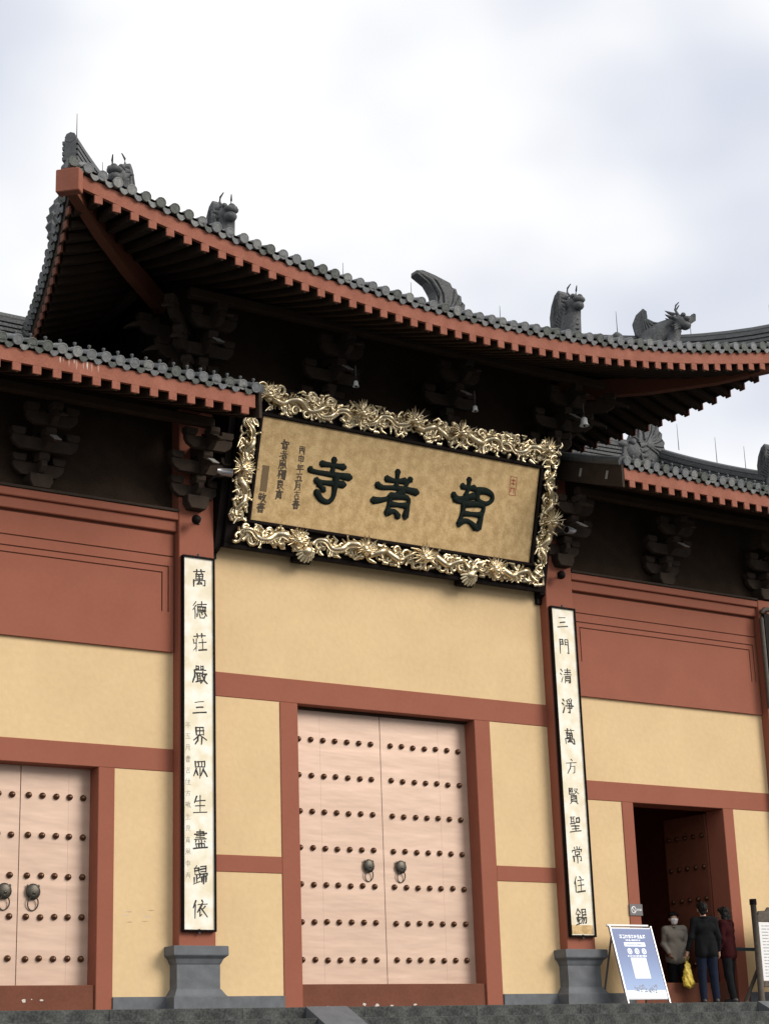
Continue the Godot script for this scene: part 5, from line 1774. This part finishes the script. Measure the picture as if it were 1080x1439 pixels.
	if cfg.long:
		hair.append([hc + Vector3(-0.055, 0.0, -0.05), hc + Vector3(-0.07, -0.26, -0.08), 0.06, 0.04])
		hair.append([hc + Vector3(0.055, 0.0, -0.05), hc + Vector3(0.07, -0.28, -0.08), 0.06, 0.04])
		hair.append([hc + Vector3(0, -0.05, -0.07), hc + Vector3(0, -0.30, -0.11), 0.075, 0.045])
	inst("hair", net_mesh([net(hair, 0.006, 0.02, 0.014, 22.0)]), M.hair, root)
	for s in [-1.0, 1.0]:
		st = new_st(true)
		ball(st, hc + Vector3(s * 0.031, 0.008, 0.076), Vector3(0.013, 0.008, 0.008), 8, 5)
		obj("eye", st, M.ink, root)
	if cfg.mask:
		var mk := [[hc + Vector3(-0.03, -0.02, 0.058), hc + Vector3(0.03, -0.02, 0.058), 0.042, 0.042], [hc + Vector3(0, -0.02, 0.078), hc + Vector3(0, -0.07, 0.062), 0.036, 0.034], [hc + Vector3(-0.025, -0.06, 0.05), hc + Vector3(0.025, -0.06, 0.05), 0.036, 0.036]]
		inst("face_mask", net_mesh([net(mk, 0.006, 0.02)]), M.white, root)
		for s in [-1.0, 1.0]:
			st = new_st(true)
			tube(st, [hc + Vector3(s * 0.06, -0.01, 0.06), hc + Vector3(s * 0.085, 0.01, -0.005)], [0.003], 5)
			obj("ear_loop", st, M.white, root)

func cloth(c1: Color, c2: Color, key: String) -> StandardMaterial3D:
	var m := mat(key, c1, c2, 0.95, 0.35, 0.03, 0.15, 0.8, 0.1)
	m.metallic_specular = 0.15
	m.uv1_world_triplanar = true
	return m

func make_people() -> void:
	plain("skin", lin(0.42, 0.25, 0.17), 0.55)
	plain("hair", lin(0.009, 0.008, 0.007), 0.6).metallic_specular = 0.25
	plain("shoe", lin(0.02, 0.02, 0.022), 0.5)
	var cream := cloth(lin(0.22, 0.205, 0.175), lin(0.30, 0.28, 0.24), "cream_cloth")
	var blackc := cloth(lin(0.010, 0.010, 0.011), lin(0.018, 0.018, 0.02), "black_cloth")
	var navy := cloth(lin(0.012, 0.016, 0.03), lin(0.02, 0.026, 0.045), "navy_cloth")
	var wine := cloth(lin(0.022, 0.006, 0.007), lin(0.045, 0.009, 0.010), "wine_cloth")
	var stand_kn := [Vector3(-0.10, 0.49, 0.02), Vector3(0.10, 0.49, 0.02)]
	var stand_an := [Vector3(-0.11, 0.085, -0.01), Vector3(0.11, 0.085, -0.01)]
	# local left of a figure that faces +z is +x (index 1); index 0 is -x
	person(Vector3(7.0, -0.04, -1.08), -0.55, "masked person in cream top standing inside the doorway, facing out", {
		"h": 1.70, "head": Vector3(0, 1.585, 0.01), "coat": cream, "trousers": blackc, "long": false, "mask": true, "curl": [0.8, 0.8],
		"el": [Vector3(-0.215, 1.13, -0.02), Vector3(0.215, 1.13, -0.02)], "wr": [Vector3(-0.16, 0.95, 0.17), Vector3(0.17, 0.96, 0.17)], "kn": stand_kn, "an": stand_an})
	person(Vector3(6.42, -0.04, 0.34), PI - 0.55, "person in black jacket and navy trousers seen from behind, holding bag", {
		"h": 1.74, "head": Vector3(0.01, 1.585, 0.02), "coat": blackc, "trousers": navy, "long": false, "mask": false, "curl": [0.5, 1.0],
		"el": [Vector3(-0.22, 1.12, -0.02), Vector3(0.25, 1.13, -0.02)], "wr": [Vector3(-0.23, 0.89, 0.06), Vector3(0.32, 0.90, 0.03)], "kn": stand_kn, "an": stand_an})
	person(Vector3(6.93, -0.04, 0.36), PI + 0.35, "long haired person in dark wine coat and black trousers, back turned", {
		"h": 1.68, "head": Vector3(-0.02, 1.57, 0.05), "coat": wine, "trousers": blackc, "long": true, "mask": false, "curl": [0.6, 0.6],
		"el": [Vector3(-0.24, 1.13, 0.02), Vector3(0.22, 1.12, 0.0)], "wr": [Vector3(-0.2, 0.93, 0.16), Vector3(0.22, 0.90, 0.10)],
		"kn": [Vector3(-0.13, 0.49, 0.06), Vector3(0.10, 0.49, -0.02)], "an": [Vector3(-0.17, 0.085, 0.04), Vector3(0.14, 0.085, -0.10)]})
	# yellow carrier bag in the hand of the person in black
	var hb := Vector3(6.42, -0.04, 0.34) + Basis(Vector3.UP, PI - 0.55) * (Vector3(0.345, 0.80, 0.045) * (1.74 / 1.70))
	var o := thing("carrier_bag", hb, "yellow plastic carrier bag hanging from hand of person in black", "bag")
	var caps := [[Vector3(0, -0.18, 0), Vector3(0, -0.42, 0), 0.07, 0.12, Vector3(1, 1, 0.6)], [Vector3(-0.05, -0.40, 0), Vector3(0.055, -0.43, 0.01), 0.075, 0.07, Vector3(1, 1, 0.7)], [Vector3(0, -0.06, 0), Vector3(0, -0.22, 0), 0.02, 0.055, Vector3(1, 1, 0.6)]]
	inst("bag_body", net_mesh([net(caps, 0.009, 0.03, 0.03, 12.0)]), mat("bag_yellow", lin(0.55, 0.38, 0.03), lin(0.72, 0.55, 0.10), 0.4, 0.25, 0.03, 0.12, 4.0, 0.05), o)
	for s in [-1.0, 1.0]:
		var st := new_st(true)
		tube(st, [Vector3(s * 0.02, -0.10, 0), Vector3(s * 0.026, -0.03, 0), Vector3(s * 0.012, 0.012, 0), Vector3(0, 0.018, 0)], [0.012, 0.009, 0.008, 0.008], 6)
		obj("handle", st, M.bag_yellow, o)

# ------------------------------------------------------------------
func _ready() -> void:
	rng.seed = 20240611
	make_view()
	make_materials()
	make_ground()
	make_shared()
	make_gate_hall()
	make_side_hall(-1.0, false, "lower side hall with closed pink studded doors and red upper panel")
	make_side_hall(1.0, true, "lower side hall whose dark doorway stands open behind the people")
	make_plaque()
	couplet(-1.0, ["萬", "德", "莊", "嚴", "三", "界", "眾", "生", "盡", "歸", "依"], "tall white couplet board whose first character is ten thousand, beside closed side doors", [6.54, 6.02, 5.5, 4.99, 4.48, 4.04, 3.51, 2.98, 2.46, 1.93, 1.42])
	couplet(1.0, ["三", "門", "清", "淨", "萬", "方", "賢", "聖", "常", "住", "錫"], "tall white couplet board that begins with three strokes, beside open doorway", [6.62, 6.17, 5.63, 5.09, 4.54, 4.01, 3.5, 3.01, 2.48, 1.97, 1.43])
	make_fittings()
	chips()
	make_signs()
	make_people()
